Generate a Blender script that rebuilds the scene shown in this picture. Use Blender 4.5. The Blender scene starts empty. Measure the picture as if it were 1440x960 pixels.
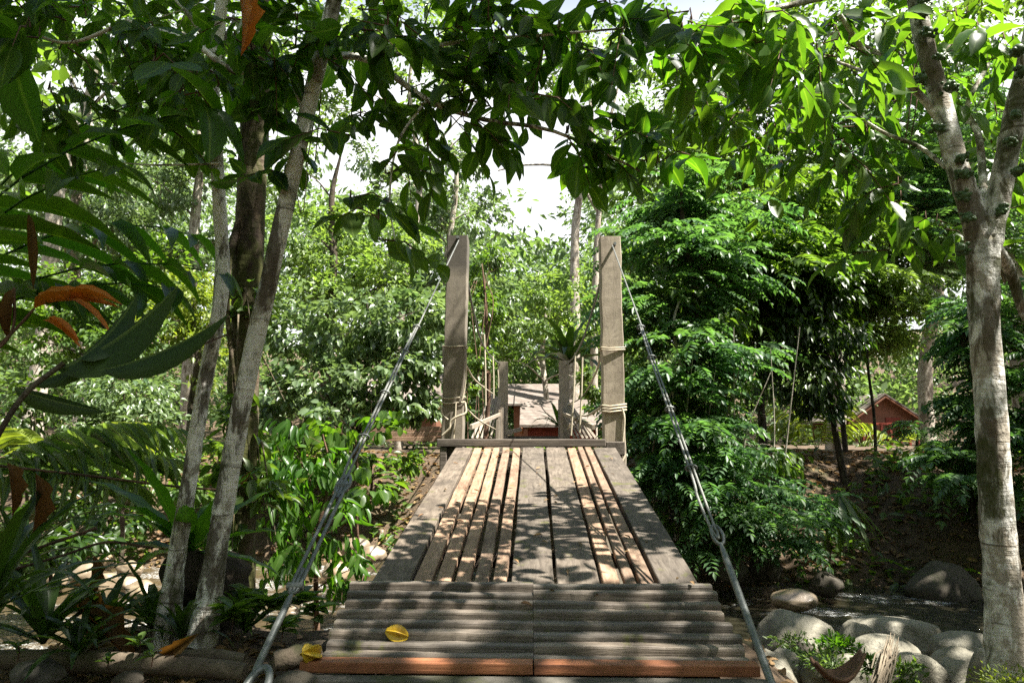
import bpy, bmesh, math, random
import numpy as np
from mathutils import Vector, Matrix, Euler, noise as mnoise

# ------------------------------------------------------------------ camera, world, sun
C = bpy.context.scene.collection
SC = bpy.context.scene
H = 0.95
F = 960.0
PITCH = math.atan(138 / 960)
YAW = math.atan(28 / 960)
cam = bpy.data.objects.new('camera', bpy.data.cameras.new('camera'))
C.objects.link(cam)
cam.location = (0, 0, H)
cam.rotation_euler = (math.pi / 2 + PITCH, 0, YAW)
cam.data.sensor_width = 36
cam.data.lens = 24
cam.data.clip_start = 0.05
cam.data.clip_end = 1000
SC.camera = cam

SUN_DIR = Vector((0.50, -0.16, 0.86)).normalized()      # towards the sun
elev = math.asin(SUN_DIR.z)
azim = math.atan2(SUN_DIR.x, SUN_DIR.y)
w = bpy.data.worlds.new('World')
SC.world = w
w.use_nodes = True
nt = w.node_tree
sky = nt.nodes.new('ShaderNodeTexSky')
sky.sky_type = 'NISHITA'
sky.sun_disc = False
sky.sun_elevation = elev
sky.sun_rotation = azim
sky.air_density = 1.0
sky.dust_density = 1.5
sky.ozone_density = 0.6
bg = nt.nodes['Background']
cn = nt.nodes.new('ShaderNodeTexNoise')                 # bright broken cloud over the blue
cn.inputs['Scale'].default_value = 2.2
cn.inputs['Detail'].default_value = 6
tcg = nt.nodes.new('ShaderNodeTexCoord')
nt.links.new(tcg.outputs['Generated'], cn.inputs['Vector'])
cr = nt.nodes.new('ShaderNodeMapRange')
cr.inputs[1].default_value = 0.22
cr.inputs[2].default_value = 0.42
nt.links.new(cn.outputs['Fac'], cr.inputs[0])
cm = nt.nodes.new('ShaderNodeMix')
cm.data_type = 'RGBA'
sepz = nt.nodes.new('ShaderNodeSeparateXYZ')             # the cloud bank lies low, the zenith is clear
nt.links.new(tcg.outputs['Generated'], sepz.inputs[0])
lowm = nt.nodes.new('ShaderNodeMapRange')
lowm.inputs[1].default_value = 0.62
lowm.inputs[2].default_value = 0.48
nt.links.new(sepz.outputs[2], lowm.inputs[0])
cmul = nt.nodes.new('ShaderNodeMath')
cmul.operation = 'MULTIPLY'
nt.links.new(cr.outputs[0], cmul.inputs[0])
nt.links.new(lowm.outputs[0], cmul.inputs[1])
nt.links.new(cmul.outputs[0], cm.inputs[0])
nt.links.new(sky.outputs[0], cm.inputs[6])
cm.inputs[7].default_value = (6.5, 6.6, 6.8, 1)
nt.links.new(cm.outputs[2], bg.inputs[0])
bg.inputs[1].default_value = 0.06
sun = bpy.data.objects.new('sun', bpy.data.lights.new('sun', 'SUN'))
C.objects.link(sun)
sun.data.energy = 5.0
sun.data.angle = math.radians(0.5)
sun.data.color = (1.0, 0.95, 0.86)
sun.rotation_euler = SUN_DIR.to_track_quat('Z', 'Y').to_euler()
SC.view_settings.view_transform = 'Standard'
SC.view_settings.look = 'None'
SC.view_settings.exposure = 1.95
SC.view_settings.gamma = 1
SC.view_settings.use_curve_mapping = False
SC.render.engine = 'CYCLES'
SC.cycles.use_denoising = False
SC.cycles.denoiser = 'OPENIMAGEDENOISE'
SC.cycles.denoising_input_passes = 'RGB_ALBEDO_NORMAL'
SC.cycles.denoising_prefilter = 'ACCURATE'
SC.cycles.max_bounces = 7
SC.cycles.diffuse_bounces = 4
SC.cycles.glossy_bounces = 2
SC.cycles.transmission_bounces = 4
SC.cycles.sample_clamp_indirect = 6
SC.cycles.caustics_reflective = False
SC.cycles.caustics_refractive = False

RC = Euler(cam.rotation_euler).to_matrix()


def P(px, py, D):
    """point of the place seen at photo pixel (px,py) and lying D metres ahead"""
    d = RC @ Vector(((px - 720) / F, -(py - 480) / F, -1))
    return Vector((0, 0, H)) + d * (D / d.y)


def M(npx, D):
    return npx * D / F


# ------------------------------------------------------------------ object helpers
def tag(o, label=None, cat=None, group=None, kind=None):
    if label: o['label'] = label
    if cat: o['category'] = cat
    if group: o['group'] = group
    if kind: o['kind'] = kind
    return o


def thing(name, label, cat, loc=(0, 0, 0), group=None):
    o = bpy.data.objects.new(name, None)
    C.objects.link(o)
    o.location = loc
    o.empty_display_size = 0.1
    return tag(o, label, cat, group)


def link_mesh(name, me, mat, parent=None):
    o = bpy.data.objects.new(name, me)
    C.objects.link(o)
    if mat is not None and not me.materials:
        me.materials.append(mat)
    if parent is not None:
        o.parent = parent
        top = parent
        off = Vector(parent.location)
        while top.parent is not None:
            top = top.parent
            off += Vector(top.location)
        if not parent.get('_local'):
            o.location = -off          # mesh data are in world coordinates
    return o


class MB:
    def __init__(s):
        s.v = []; s.loops = []; s.tot = []; s.rib = []; s.n = 0

    def add(s, v, f, rib=None):
        v = np.asarray(v, dtype=np.float32).reshape(-1, 3)
        f = np.asarray(f, dtype=np.int32)
        s.v.append(v)
        s.loops.append((f + s.n).ravel())
        s.tot.append(np.full(f.shape[0], f.shape[1], dtype=np.int32))
        s.rib.append(np.ones(len(v), dtype=np.float32) if rib is None else np.asarray(rib, dtype=np.float32))
        s.n += len(v)

    def mesh(s, name, smooth=True):
        me = bpy.data.meshes.new(name)
        v = np.concatenate(s.v); lo = np.concatenate(s.loops); tot = np.concatenate(s.tot)
        me.vertices.add(len(v)); me.vertices.foreach_set('co', v.ravel())
        me.loops.add(len(lo)); me.loops.foreach_set('vertex_index', lo)
        me.polygons.add(len(tot))
        st = np.concatenate(([0], np.cumsum(tot)[:-1])).astype(np.int32)
        me.polygons.foreach_set('loop_start', st)
        me.polygons.foreach_set('loop_total', tot)
        me.polygons.foreach_set('use_smooth', np.full(len(tot), smooth))
        a = me.attributes.new('rib', 'FLOAT', 'POINT')
        a.data.foreach_set('value', np.concatenate(s.rib))
        me.update(calc_edges=True)
        return me

    def build(s, name, mat, parent=None, smooth=True):
        return link_mesh(name, s.mesh(name, smooth), mat, parent)

    def tube(s, path, rad, n=8, rng=None, rough=0.0):
        p = np.asarray([tuple(q) for q in path], dtype=np.float64)
        k = len(p)
        r = np.asarray(rad, dtype=np.float64) if np.ndim(rad) else np.full(k, rad)
        t = np.gradient(p, axis=0)
        t /= np.linalg.norm(t, axis=1)[:, None] + 1e-9
        ref = np.array([0.0, 0, 1]) if abs(t[0][2]) < 0.9 else np.array([1.0, 0, 0])
        u = np.cross(t[0], ref); u /= np.linalg.norm(u)
        ang = np.arange(n) / n * 2 * math.pi
        vs = []
        for i in range(k):
            u = u - t[i] * np.dot(u, t[i]); u /= np.linalg.norm(u) + 1e-9
            b = np.cross(t[i], u)
            rr = r[i] * (1 + (rng.uniform(-rough, rough, n) if rng is not None and rough else 0))
            vs.append(p[i] + (np.cos(ang) * rr)[:, None] * u + (np.sin(ang) * rr)[:, None] * b)
        vs = np.concatenate(vs)
        f = []
        for i in range(k - 1):
            for j in range(n):
                f.append((i * n + j, i * n + (j + 1) % n, (i + 1) * n + (j + 1) % n, (i + 1) * n + j))
        s.add(vs, f)
        m = s.n - len(vs)
        for base in (0, (k - 1) * n):                # caps as fans
            c = p[0] if base == 0 else p[-1]
            ring = vs[base:base + n]
            fv = np.concatenate((ring, c[None]))
            ff = [(j, (j + 1) % n, n) if base else ((j + 1) % n, j, n) for j in range(n)]
            s.add(fv, ff)


def spline(pts, n=24):
    """Catmull-Rom through the points"""
    p = [Vector(q) for q in pts]
    p = [p[0] * 2 - p[1]] + p + [p[-1] * 2 - p[-2]]
    out = []
    segs = len(p) - 3
    per = max(2, n // segs)
    for i in range(segs):
        a, b, c, d = p[i:i + 4]
        for j in range(per):
            t = j / per
            out.append(0.5 * ((2 * b) + (c - a) * t + (2 * a - 5 * b + 4 * c - d) * t * t + (3 * b - a - 3 * c + d) * t ** 3))
    out.append(p[-2])
    return out


def radii(rs, n):
    return np.interp(np.linspace(0, 1, n), np.linspace(0, 1, len(rs)), rs)


def bm_obj(name, bm, mat, parent=None, smooth=False):
    me = bpy.data.meshes.new(name)
    bm.to_mesh(me); bm.free()
    if smooth:
        me.polygons.foreach_set('use_smooth', [True] * len(me.polygons))
    return link_mesh(name, me, mat, parent)


def hexa(bm, c8, bevel=0.0, seg=1):
    """box from 8 corners: 4 bottom then 4 top, same winding"""
    vs = [bm.verts.new(c) for c in c8]
    fs = [(0, 3, 2, 1), (4, 5, 6, 7), (0, 1, 5, 4), (1, 2, 6, 5), (2, 3, 7, 6), (3, 0, 4, 7)]
    faces = [bm.faces.new([vs[i] for i in f]) for f in fs]
    if bevel:
        es = {e for f in faces for e in f.edges}
        bmesh.ops.bevel(bm, geom=list(es), offset=bevel, segments=seg, affect='EDGES', profile=0.6)


def box(bm, x0, x1, y0, y1, z0, z1, bevel=0.0, rot=None, seg=1):
    c = [Vector(q) for q in ((x0, y0, z0), (x1, y0, z0), (x1, y1, z0), (x0, y1, z0), (x0, y0, z1), (x1, y0, z1), (x1, y1, z1), (x0, y1, z1))]
    if rot is not None:
        mid = sum(c, Vector()) / 8
        c = [mid + rot @ (q - mid) for q in c]
    hexa(bm, c, bevel, seg)


def bar(bm, a, b, wdt, hgt, bevel=0.0, up=Vector((0, 0, 1))):
    """rectangular bar from a to b"""
    a = Vector(a); b = Vector(b)
    d = (b - a).normalized()
    s = d.cross(up)
    if s.length < 1e-4: s = Vector((1, 0, 0))
    s.normalize()
    n = s.cross(d).normalized()
    s *= wdt / 2; n *= hgt / 2
    hexa(bm, [a - s - n, b - s - n, b + s - n, a + s - n, a - s + n, b - s + n, b + s + n, a + s + n], bevel)


# ------------------------------------------------------------------ materials
def new_mat(name):
    m = bpy.data.materials.new(name)
    m.use_nodes = True
    t = m.node_tree
    return m, t, t.nodes['Principled BSDF'], t.nodes['Material Output']


def N(t, typ, **kw):
    n = t.nodes.new(typ)
    for k, v in kw.items():
        setattr(n, k, v)
    return n


def mixrgb(t, fac, a, b, mode='MIX'):
    n = N(t, 'ShaderNodeMix', data_type='RGBA', blend_type=mode)
    for sock, val in ((n.inputs[0], fac), (n.inputs[6], a), (n.inputs[7], b)):
        if hasattr(val, 'is_linked'):
            t.links.new(val, sock)
        elif isinstance(val, tuple):
            sock.default_value = val if len(val) == 4 else val + (1,)
        else:
            sock.default_value = val
    return n.outputs[2]


def noise_tex(t, scale, detail=4, rough=0.6, vec=None, dist=0.0):
    n = N(t, 'ShaderNodeTexNoise')
    n.inputs['Scale'].default_value = scale
    n.inputs['Detail'].default_value = detail
    n.inputs['Roughness'].default_value = rough
    n.inputs['Distortion'].default_value = dist
    if vec is not None: t.links.new(vec, n.inputs['Vector'])
    return n.outputs['Fac']


def ramp(t, fac, stops):
    n = N(t, 'ShaderNodeValToRGB')
    e = n.color_ramp.elements
    while len(e) < len(stops): e.new(0.5)
    for i, (p, c) in enumerate(stops):
        e[i].position = p
        e[i].color = c if len(c) == 4 else tuple(c) + (1,)
    t.links.new(fac, n.inputs[0])
    return n.outputs[0]


def bump(t, h, strength, dist, bsdf, prev=None):
    n = N(t, 'ShaderNodeBump')
    n.inputs['Strength'].default_value = strength
    n.inputs['Distance'].default_value = dist
    t.links.new(h, n.inputs['Height'])
    t.links.new(n.outputs[0], bsdf.inputs['Normal'])
    return n


def coords(t, scale=(1, 1, 1), world=False):
    if world:
        g = N(t, 'ShaderNodeNewGeometry').outputs['Position']
    else:
        g = N(t, 'ShaderNodeTexCoord').outputs['Object']
    mp = N(t, 'ShaderNodeMapping')
    mp.inputs['Scale'].default_value = scale
    t.links.new(g, mp.inputs[0])
    return mp.outputs[0]


def leaf_mat(name, c1, c2, trans, tf=0.38, rough=0.38, spec=0.5, rib=0.0, odd=None):
    m, t, b, out = new_mat(name)
    rnd = N(t, 'ShaderNodeNewGeometry').outputs['Random Per Island']
    st = [(0.0, c1), (0.85, c2)]
    if odd: st += [(0.955, c2), (0.975, odd)]
    col = ramp(t, rnd, st)
    nz = noise_tex(t, 1.3, 2, 0.5, coords(t, world=True))
    col = mixrgb(t, ramp(t, nz, [(0.35, (0, 0, 0)), (0.65, (1, 1, 1))]), col, mixrgb(t, 0.55, col, tuple(0.5 * x + 0.5 * y for x, y in zip(c2, (0.10, 0.13, 0.02)))))
    if rib:
        at = N(t, 'ShaderNodeAttribute', attribute_name='rib').outputs['Fac']
        rb = ramp(t, at, [(0.0, (1, 1, 1)), (0.14, (0, 0, 0))])
        col = mixrgb(t, mixrgb(t, rib, (0, 0, 0), rb), col, (0.16, 0.22, 0.06))
    t.links.new(col, b.inputs['Base Color'])
    b.inputs['Roughness'].default_value = rough
    b.inputs['Specular IOR Level'].default_value = spec
    tr = N(t, 'ShaderNodeBsdfTranslucent')
    tcol = mixrgb(t, 1.0, col, trans, 'MULTIPLY')
    t.links.new(tcol, tr.inputs[0])
    mx = N(t, 'ShaderNodeMixShader')
    mx.inputs[0].default_value = tf
    t.links.new(b.outputs[0], mx.inputs[1]); t.links.new(tr.outputs[0], mx.inputs[2])
    t.links.new(mx.outputs[0], out.inputs[0])
    return m


TR = (3.2, 3.4, 0.9)
L_NEAR = leaf_mat('broad_leaf', (0.014, 0.036, 0.009), (0.034, 0.082, 0.014), (3.6, 4.2, 0.6), 0.46, 0.36, 0.32, rib=0.5)
L_FIG = leaf_mat('fig_leaf', (0.026, 0.064, 0.012), (0.055, 0.120, 0.020), (3.2, 3.4, 0.7), 0.45, 0.34, 0.55, rib=0.5)
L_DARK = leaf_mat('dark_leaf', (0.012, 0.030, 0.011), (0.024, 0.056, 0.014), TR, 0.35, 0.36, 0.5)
L_BLADE = leaf_mat('blade_leaf', (0.012, 0.030, 0.010), (0.020, 0.048, 0.012), TR, 0.30, 0.5, 0.3, rib=0.6)
L_FROND = leaf_mat('frond_leaf', (0.020, 0.060, 0.012), (0.04, 0.105, 0.018), (3.0, 3.6, 0.6), 0.42, 0.34, 0.45, rib=0.3)
L_PIN = leaf_mat('pinnate_leaf', (0.032, 0.080, 0.038), (0.085, 0.165, 0.070), (2.4, 2.8, 1.0), 0.36, 0.42, 0.4)
L_BRIGHT = leaf_mat('bright_leaf', (0.050, 0.098, 0.030), (0.150, 0.220, 0.075), (2.4, 2.5, 0.9), 0.42, 0.40, 0.5)
L_SILVER = leaf_mat('glossy_leaf', (0.040, 0.082, 0.034), (0.140, 0.200, 0.098), (2.0, 2.1, 1.1), 0.36, 0.32, 0.7)
L_MID = leaf_mat('green_leaf', (0.032, 0.072, 0.018), (0.080, 0.140, 0.034), (2.8, 2.9, 0.8), 0.42, 0.40, 0.5)
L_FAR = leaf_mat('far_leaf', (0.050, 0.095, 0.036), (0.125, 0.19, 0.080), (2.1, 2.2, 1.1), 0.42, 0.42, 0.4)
L_YELLOW = leaf_mat('yellow_green_leaf', (0.09, 0.14, 0.022), (0.20, 0.25, 0.05), (2.2, 2.2, 0.7), 0.40, 0.42, 0.4)
L_DRY = leaf_mat('dry_leaf', (0.050, 0.027, 0.014), (0.13, 0.066, 0.032), (2.4, 1.6, 0.6), 0.30, 0.6, 0.2)
L_ORANGE = leaf_mat('orange_leaf', (0.36, 0.10, 0.015), (0.50, 0.19, 0.03), (2.0, 1.4, 0.5), 0.35, 0.5, 0.3, rib=0.3)
L_LITTER = leaf_mat('litter_leaf', (0.065, 0.032, 0.016), (0.30, 0.18, 0.10), (1.6, 1.3, 0.8), 0.15, 0.7, 0.2)


def bark_mat(name, base, patch, dark, ring=0.4, moss=0.0, patch_amt=0.5, pscale=9.0):
    m, t, b, out = new_mat(name)
    co = coords(t, (1, 1, 0.55))
    n1 = noise_tex(t, pscale, 5, 0.65, co, 0.6)
    n2 = noise_tex(t, 38, 4, 0.7, co)
    col = mixrgb(t, ramp(t, n1, [(patch_amt - 0.03, (0, 0, 0)), (patch_amt + 0.03, (1, 1, 1))]), base, patch)
    ring_co = coords(t, (2.2, 2.2, 19))
    n3 = noise_tex(t, 1.0, 4, 0.65, ring_co, 0.8)
    rg = ramp(t, n3, [(0.0, (0, 0, 0)), (0.58, (0, 0, 0)), (0.66, (1, 1, 1))])
    col = mixrgb(t, mixrgb(t, ring, (0, 0, 0), rg), col, dark)
    n4 = noise_tex(t, 4.5, 5, 0.7, coords(t, (1, 1, 0.35)), 0.5)
    col = mixrgb(t, ramp(t, n4, [(0.535, (0, 0, 0)), (0.585, (0.85, 0.85, 0.85))]), col, dark)
    if moss:
        n5 = noise_tex(t, 6, 5, 0.7, co, 0.4)
        col = mixrgb(t, ramp(t, n5, [(0.62 - 0.3 * moss, (0, 0, 0)), (0.72 - 0.25 * moss, (0.9, 0.9, 0.9))]), col, (0.05, 0.055, 0.014))
    col = mixrgb(t, 0.35, col, mixrgb(t, 1.0, col, ramp(t, n2, [(0.3, (0.35, 0.35, 0.35)), (0.7, (1.5, 1.5, 1.5))]), 'MULTIPLY'))
    t.links.new(col, b.inputs['Base Color'])
    b.inputs['Roughness'].default_value = 0.85
    b.inputs['Specular IOR Level'].default_value = 0.2
    hh = N(t, 'ShaderNodeMath', operation='ADD')
    t.links.new(n2, hh.inputs[0]); t.links.new(n3, hh.inputs[1])
    bump(t, hh.outputs[0], 0.8, 0.012, b)
    return m


B_PALE = bark_mat('lichen_bark', (0.36, 0.33, 0.27), (0.72, 0.70, 0.64), (0.070, 0.052, 0.035), 0.75, 0.15, 0.44, 7)
B_FIG = bark_mat('fig_bark', (0.36, 0.32, 0.26), (0.72, 0.70, 0.65), (0.08, 0.06, 0.035), 0.85, 0.5, 0.46, 6)
B_RED = bark_mat('reddish_bark', (0.095, 0.068, 0.046), (0.17, 0.135, 0.098), (0.03, 0.022, 0.016), 0.4, 0.6, 0.5, 5)
B_DARK = bark_mat('dark_bark', (0.055, 0.042, 0.03), (0.10, 0.085, 0.06), (0.025, 0.02, 0.014), 0.4, 0.2, 0.55)
B_GREY = bark_mat('grey_bark', (0.30, 0.26, 0.21), (0.42, 0.38, 0.32), (0.12, 0.09, 0.065), 0.4, 0.0, 0.5)
B_TWIG = bark_mat('twig_bark', (0.10, 0.06, 0.04), (0.15, 0.09, 0.06), (0.05, 0.03, 0.02), 0.2, 0.0, 0.5)


def wood_mat(name, c1, c2, dark, axis=1, grain=1.0, stain=0.5, moss=0.0, rough=0.8, wet=0.0):
    m, t, b, out = new_mat(name)
    sc = [26, 26, 26]; sc[axis] = 1.3
    co0 = coords(t, tuple(sc))
    rnd = N(t, 'ShaderNodeObjectInfo').outputs['Random']
    add = N(t, 'ShaderNodeVectorMath', operation='ADD')
    mul = N(t, 'ShaderNodeMath', operation='MULTIPLY'); mul.inputs[1].default_value = 37.0
    t.links.new(rnd, mul.inputs[0])
    t.links.new(co0, add.inputs[0]); t.links.new(mul.outputs[0], add.inputs[1])
    g = noise_tex(t, 1.6, 6, 0.7, add.outputs[0], 0.7)
    col = ramp(t, g, [(0.28, dark), (0.46, c1), (0.70, c2)])
    big = noise_tex(t, 3.2, 4, 0.65, coords(t, world=True), 0.3)
    col = mixrgb(t, ramp(t, big, [(0.42, (0, 0, 0)), (0.68, (stain, stain, stain))]), col, dark)
    col = mixrgb(t, 0.75, col, mixrgb(t, 1.0, col, ramp(t, rnd, [(0, (0.66, 0.68, 0.70)), (1, (1.25, 1.18, 1.1))]), 'MULTIPLY'))
    if moss:
        n5 = noise_tex(t, 7, 5, 0.7, coords(t, world=True), 0.4)
        col = mixrgb(t, ramp(t, n5, [(0.64 - 0.2 * moss, (0, 0, 0)), (0.74 - 0.2 * moss, (0.8, 0.8, 0.8))]), col, (0.085, 0.09, 0.02))
    t.links.new(col, b.inputs['Base Color'])
    b.inputs['Roughness'].default_value = rough
    b.inputs['Specular IOR Level'].default_value = 0.35
    bump(t, g, 0.7, 0.006, b)
    return m


W_GREY = wood_mat('weathered_grey_wood', (0.12, 0.098, 0.077), (0.20, 0.17, 0.138), (0.042, 0.034, 0.027), stain=0.75, moss=0.22)
W_TAN = wood_mat('weathered_tan_wood', (0.26, 0.172, 0.115), (0.40, 0.29, 0.20), (0.095, 0.057, 0.037), stain=0.6)
W_PALE = wood_mat('bleached_wood', (0.29, 0.25, 0.20), (0.42, 0.38, 0.31), (0.14, 0.11, 0.085), axis=2, stain=0.3)
W_BATTEN = wood_mat('batten_wood', (0.125, 0.105, 0.086), (0.25, 0.22, 0.185), (0.042, 0.035, 0.028), axis=0, stain=0.6, moss=0.22, rough=0.5)
W_ORANGE = wood_mat('orange_painted_wood', (0.30, 0.115, 0.052), (0.38, 0.165, 0.08), (0.10, 0.042, 0.026), axis=0, stain=0.8, rough=0.6)
W_DARK = wood_mat('dark_beam_wood', (0.10, 0.085, 0.07), (0.19, 0.165, 0.14), (0.05, 0.04, 0.033), axis=0, stain=0.5)
W_RED = wood_mat('red_painted_wood', (0.20, 0.038, 0.022), (0.26, 0.055, 0.034), (0.11, 0.022, 0.014), axis=2, stain=0.4)
W_BROWN = wood_mat('brown_wall_wood', (0.20, 0.085, 0.05), (0.26, 0.12, 0.07), (0.10, 0.045, 0.028), axis=2, stain=0.4)
W_EAVE = wood_mat('orange_eave_wood', (0.42, 0.17, 0.06), (0.5, 0.22, 0.09), (0.25, 0.10, 0.04), axis=1, stain=0.2)


def concrete_mat():
    m, t, b, out = new_mat('sandy_post')
    co = coords(t, world=True)
    n1 = noise_tex(t, 3.0, 6, 0.7, co, 0.4)
    n2 = noise_tex(t, 60, 4, 0.7, co)
    rnd = N(t, 'ShaderNodeObjectInfo').outputs['Random']
    col = ramp(t, n1, [(0.3, (0.26, 0.215, 0.16)), (0.55, (0.40, 0.34, 0.26)), (0.75, (0.47, 0.41, 0.32))])
    st = noise_tex(t, 2.0, 5, 0.7, coords(t, (5, 5, 0.7), True), 0.5)
    col = mixrgb(t, ramp(t, st, [(0.5, (0, 0, 0)), (0.72, (0.6, 0.6, 0.6))]), col, (0.13, 0.10, 0.07))
    ck = noise_tex(t, 1.0, 3, 0.6, coords(t, (26, 26, 1.1), True), 1.0)
    col = mixrgb(t, ramp(t, ck, [(0.485, (0, 0, 0)), (0.5, (0.4, 0.4, 0.4)), (0.515, (0, 0, 0))]), col, (0.06, 0.045, 0.03))
    sp_ = noise_tex(t, 9.0, 6, 0.75, co, 0.8)
    col = mixrgb(t, ramp(t, sp_, [(0.56, (0, 0, 0)), (0.62, (0.4, 0.4, 0.4))]), col, (0.12, 0.10, 0.075))
    g = N(t, 'ShaderNodeAttribute', attribute_name='dirt_shade').outputs['Fac']
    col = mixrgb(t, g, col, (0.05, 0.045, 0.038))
    t.links.new(col, b.inputs['Base Color'])
    b.inputs['Roughness'].default_value = 0.9
    bump(t, n2, 0.35, 0.004, b)
    return m


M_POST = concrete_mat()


def simple_mat(name, c1, c2, scale=6, rough=0.8, metal=0.0, bmp=0.3, bdist=0.01, c3=None, spec=0.4, specks=None):
    m, t, b, out = new_mat(name)
    co = coords(t, world=True)
    n1 = noise_tex(t, scale, 6, 0.68, co, 0.3)
    col = ramp(t, n1, [(0.32, c1), (0.68, c2)])
    if c3:
        n3 = noise_tex(t, scale * 0.4, 5, 0.7, co, 0.4)
        col = mixrgb(t, ramp(t, n3, [(0.55, (0, 0, 0)), (0.66, (0.9, 0.9, 0.9))]), col, c3)
    if specks:
        n4 = noise_tex(t, 26, 5, 0.75, co, 0.6)
        col = mixrgb(t, ramp(t, n4, [(0.57, (0, 0, 0)), (0.60, (0.75, 0.75, 0.75))]), col, specks)
        n5 = noise_tex(t, 2.2, 6, 0.8, co, 1.2)
        col = mixrgb(t, ramp(t, n5, [(0.488, (0, 0, 0)), (0.5, (0.7, 0.7, 0.7)), (0.512, (0, 0, 0))]), col, (0.05, 0.045, 0.035))
    t.links.new(col, b.inputs['Base Color'])
    b.inputs['Roughness'].default_value = rough
    b.inputs['Metallic'].default_value = metal
    b.inputs['Specular IOR Level'].default_value = spec
    n2 = noise_tex(t, scale * 7, 5, 0.7, co)
    bump(t, n2, bmp, bdist, b)
    return m


M_SILL = simple_mat('mossy_concrete', (0.045, 0.042, 0.035), (0.13, 0.12, 0.10), 7, 0.9, c3=(0.06, 0.065, 0.025))
M_STEEL = simple_mat('galvanised_steel', (0.11, 0.12, 0.115), (0.22, 0.23, 0.225), 30, 0.5, 0.5, 0.2, 0.002)
M_CABLE = simple_mat('steel_cable', (0.12, 0.125, 0.115), (0.25, 0.255, 0.235), 60, 0.5, 0.5, 0.5, 0.003)
M_ROPE = simple_mat('sisal_rope', (0.36, 0.31, 0.22), (0.52, 0.46, 0.35), 60, 0.9, 0, 0.6, 0.004)
M_ROCK = simple_mat('river_boulder', (0.15, 0.137, 0.10), (0.27, 0.252, 0.20), 7, 0.7, 0, 0.7, 0.015, c3=(0.15, 0.14, 0.09), specks=(0.12, 0.11, 0.085))
M_ROCKM = simple_mat('mossy_boulder', (0.045, 0.038, 0.028), (0.09, 0.076, 0.055), 6, 0.85, 0, 0.6, 0.02, c3=(0.04, 0.05, 0.016), specks=(0.10, 0.09, 0.07))
M_ROCKW = simple_mat('stream_stone', (0.15, 0.11, 0.07), (0.28, 0.225, 0.16), 5, 0.35, 0, 0.3, 0.01, c3=(0.30, 0.20, 0.10), spec=0.6)
M_LOG = simple_mat('rotting_log', (0.07, 0.05, 0.035), (0.16, 0.13, 0.09), 9, 0.9, 0, 0.6, 0.01, c3=(0.05, 0.05, 0.02))
M_HUSK = simple_mat('dry_husk', (0.09, 0.045, 0.026), (0.19, 0.105, 0.06), 9, 0.8, 0, 0.5, 0.01)
M_STRAW = simple_mat('straw_fibre', (0.22, 0.175, 0.125), (0.36, 0.30, 0.22), 20, 0.9, 0, 0.4, 0.004)
M_FIG = simple_mat('green_fig', (0.03, 0.06, 0.02), (0.06, 0.11, 0.03), 20, 0.45, 0, 0.2, 0.002)
M_FRUIT = simple_mat('yellow_fruit', (0.46, 0.28, 0.015), (0.62, 0.42, 0.03), 14, 0.4, 0, 0.15, 0.003, c3=(0.30, 0.16, 0.015))
M_DARKSOIL = simple_mat('root_mass', (0.02, 0.015, 0.01), (0.06, 0.045, 0.03), 12, 0.95, 0, 0.8, 0.02)


def roof_mat():
    m, t, b, out = new_mat('wooden_shingle')
    co = coords(t, world=True)
    br = N(t, 'ShaderNodeTexBrick')
    br.inputs['Scale'].default_value = 1.0
    br.inputs['Brick Width'].default_value = 0.22
    br.inputs['Row Height'].default_value = 0.16
    br.inputs['Mortar Size'].default_value = 0.012
    br.inputs['Color1'].default_value = (0.19, 0.155, 0.13, 1)
    br.inputs['Color2'].default_value = (0.125, 0.10, 0.083, 1)
    br.inputs['Mortar'].default_value = (0.09, 0.065, 0.05, 1)
    mp = N(t, 'ShaderNodeMapping')
    t.links.new(co, mp.inputs[0])
    sep = N(t, 'ShaderNodeSeparateXYZ'); t.links.new(mp.outputs[0], sep.inputs[0])
    sm = N(t, 'ShaderNodeMath', operation='MULTIPLY'); sm.inputs[1].default_value = 1.5
    t.links.new(sep.outputs[2], sm.inputs[0])
    ax = N(t, 'ShaderNodeMath', operation='ADD')
    t.links.new(sep.outputs[0], ax.inputs[0]); t.links.new(sep.outputs[1], ax.inputs[1])
    cb = N(t, 'ShaderNodeCombineXYZ')
    t.links.new(ax.outputs[0], cb.inputs[0]); t.links.new(sm.outputs[0], cb.inputs[1])
    t.links.new(cb.outputs[0], br.inputs['Vector'])
    n1 = noise_tex(t, 2.5, 5, 0.7, co)
    col = mixrgb(t, ramp(t, n1, [(0.4, (0, 0, 0)), (0.7, (0.6, 0.6, 0.6))]), br.outputs[0], (0.23, 0.20, 0.18))
    t.links.new(col, b.inputs['Base Color'])
    b.inputs['Roughness'].default_value = 0.9
    bump(t, br.outputs['Fac'], -0.5, 0.02, b)
    return m


M_ROOF = roof_mat()


def ground_mat():
    m, t, b, out = new_mat('forest_floor')
    co = coords(t, world=True)
    n1 = noise_tex(t, 1.2, 6, 0.7, co, 0.3)
    n2 = noise_tex(t, 14, 6, 0.75, co, 0.4)
    col = ramp(t, n1, [(0.35, (0.042, 0.028, 0.016)), (0.6, (0.095, 0.064, 0.038))])
    col = mixrgb(t, ramp(t, n2, [(0.45, (0, 0, 0)), (0.62, (0.8, 0.8, 0.8))]), col, (0.15, 0.10, 0.06))
    n3 = noise_tex(t, 0.9, 5, 0.7, co, 0.3)
    col = mixrgb(t, ramp(t, n3, [(0.56, (0, 0, 0)), (0.66, (0.7, 0.7, 0.7))]), col, (0.055, 0.065, 0.018))
    t.links.new(col, b.inputs['Base Color'])
    b.inputs['Roughness'].default_value = 0.95
    bump(t, n2, 0.9, 0.05, b)
    return m


M_GROUND = ground_mat()


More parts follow.
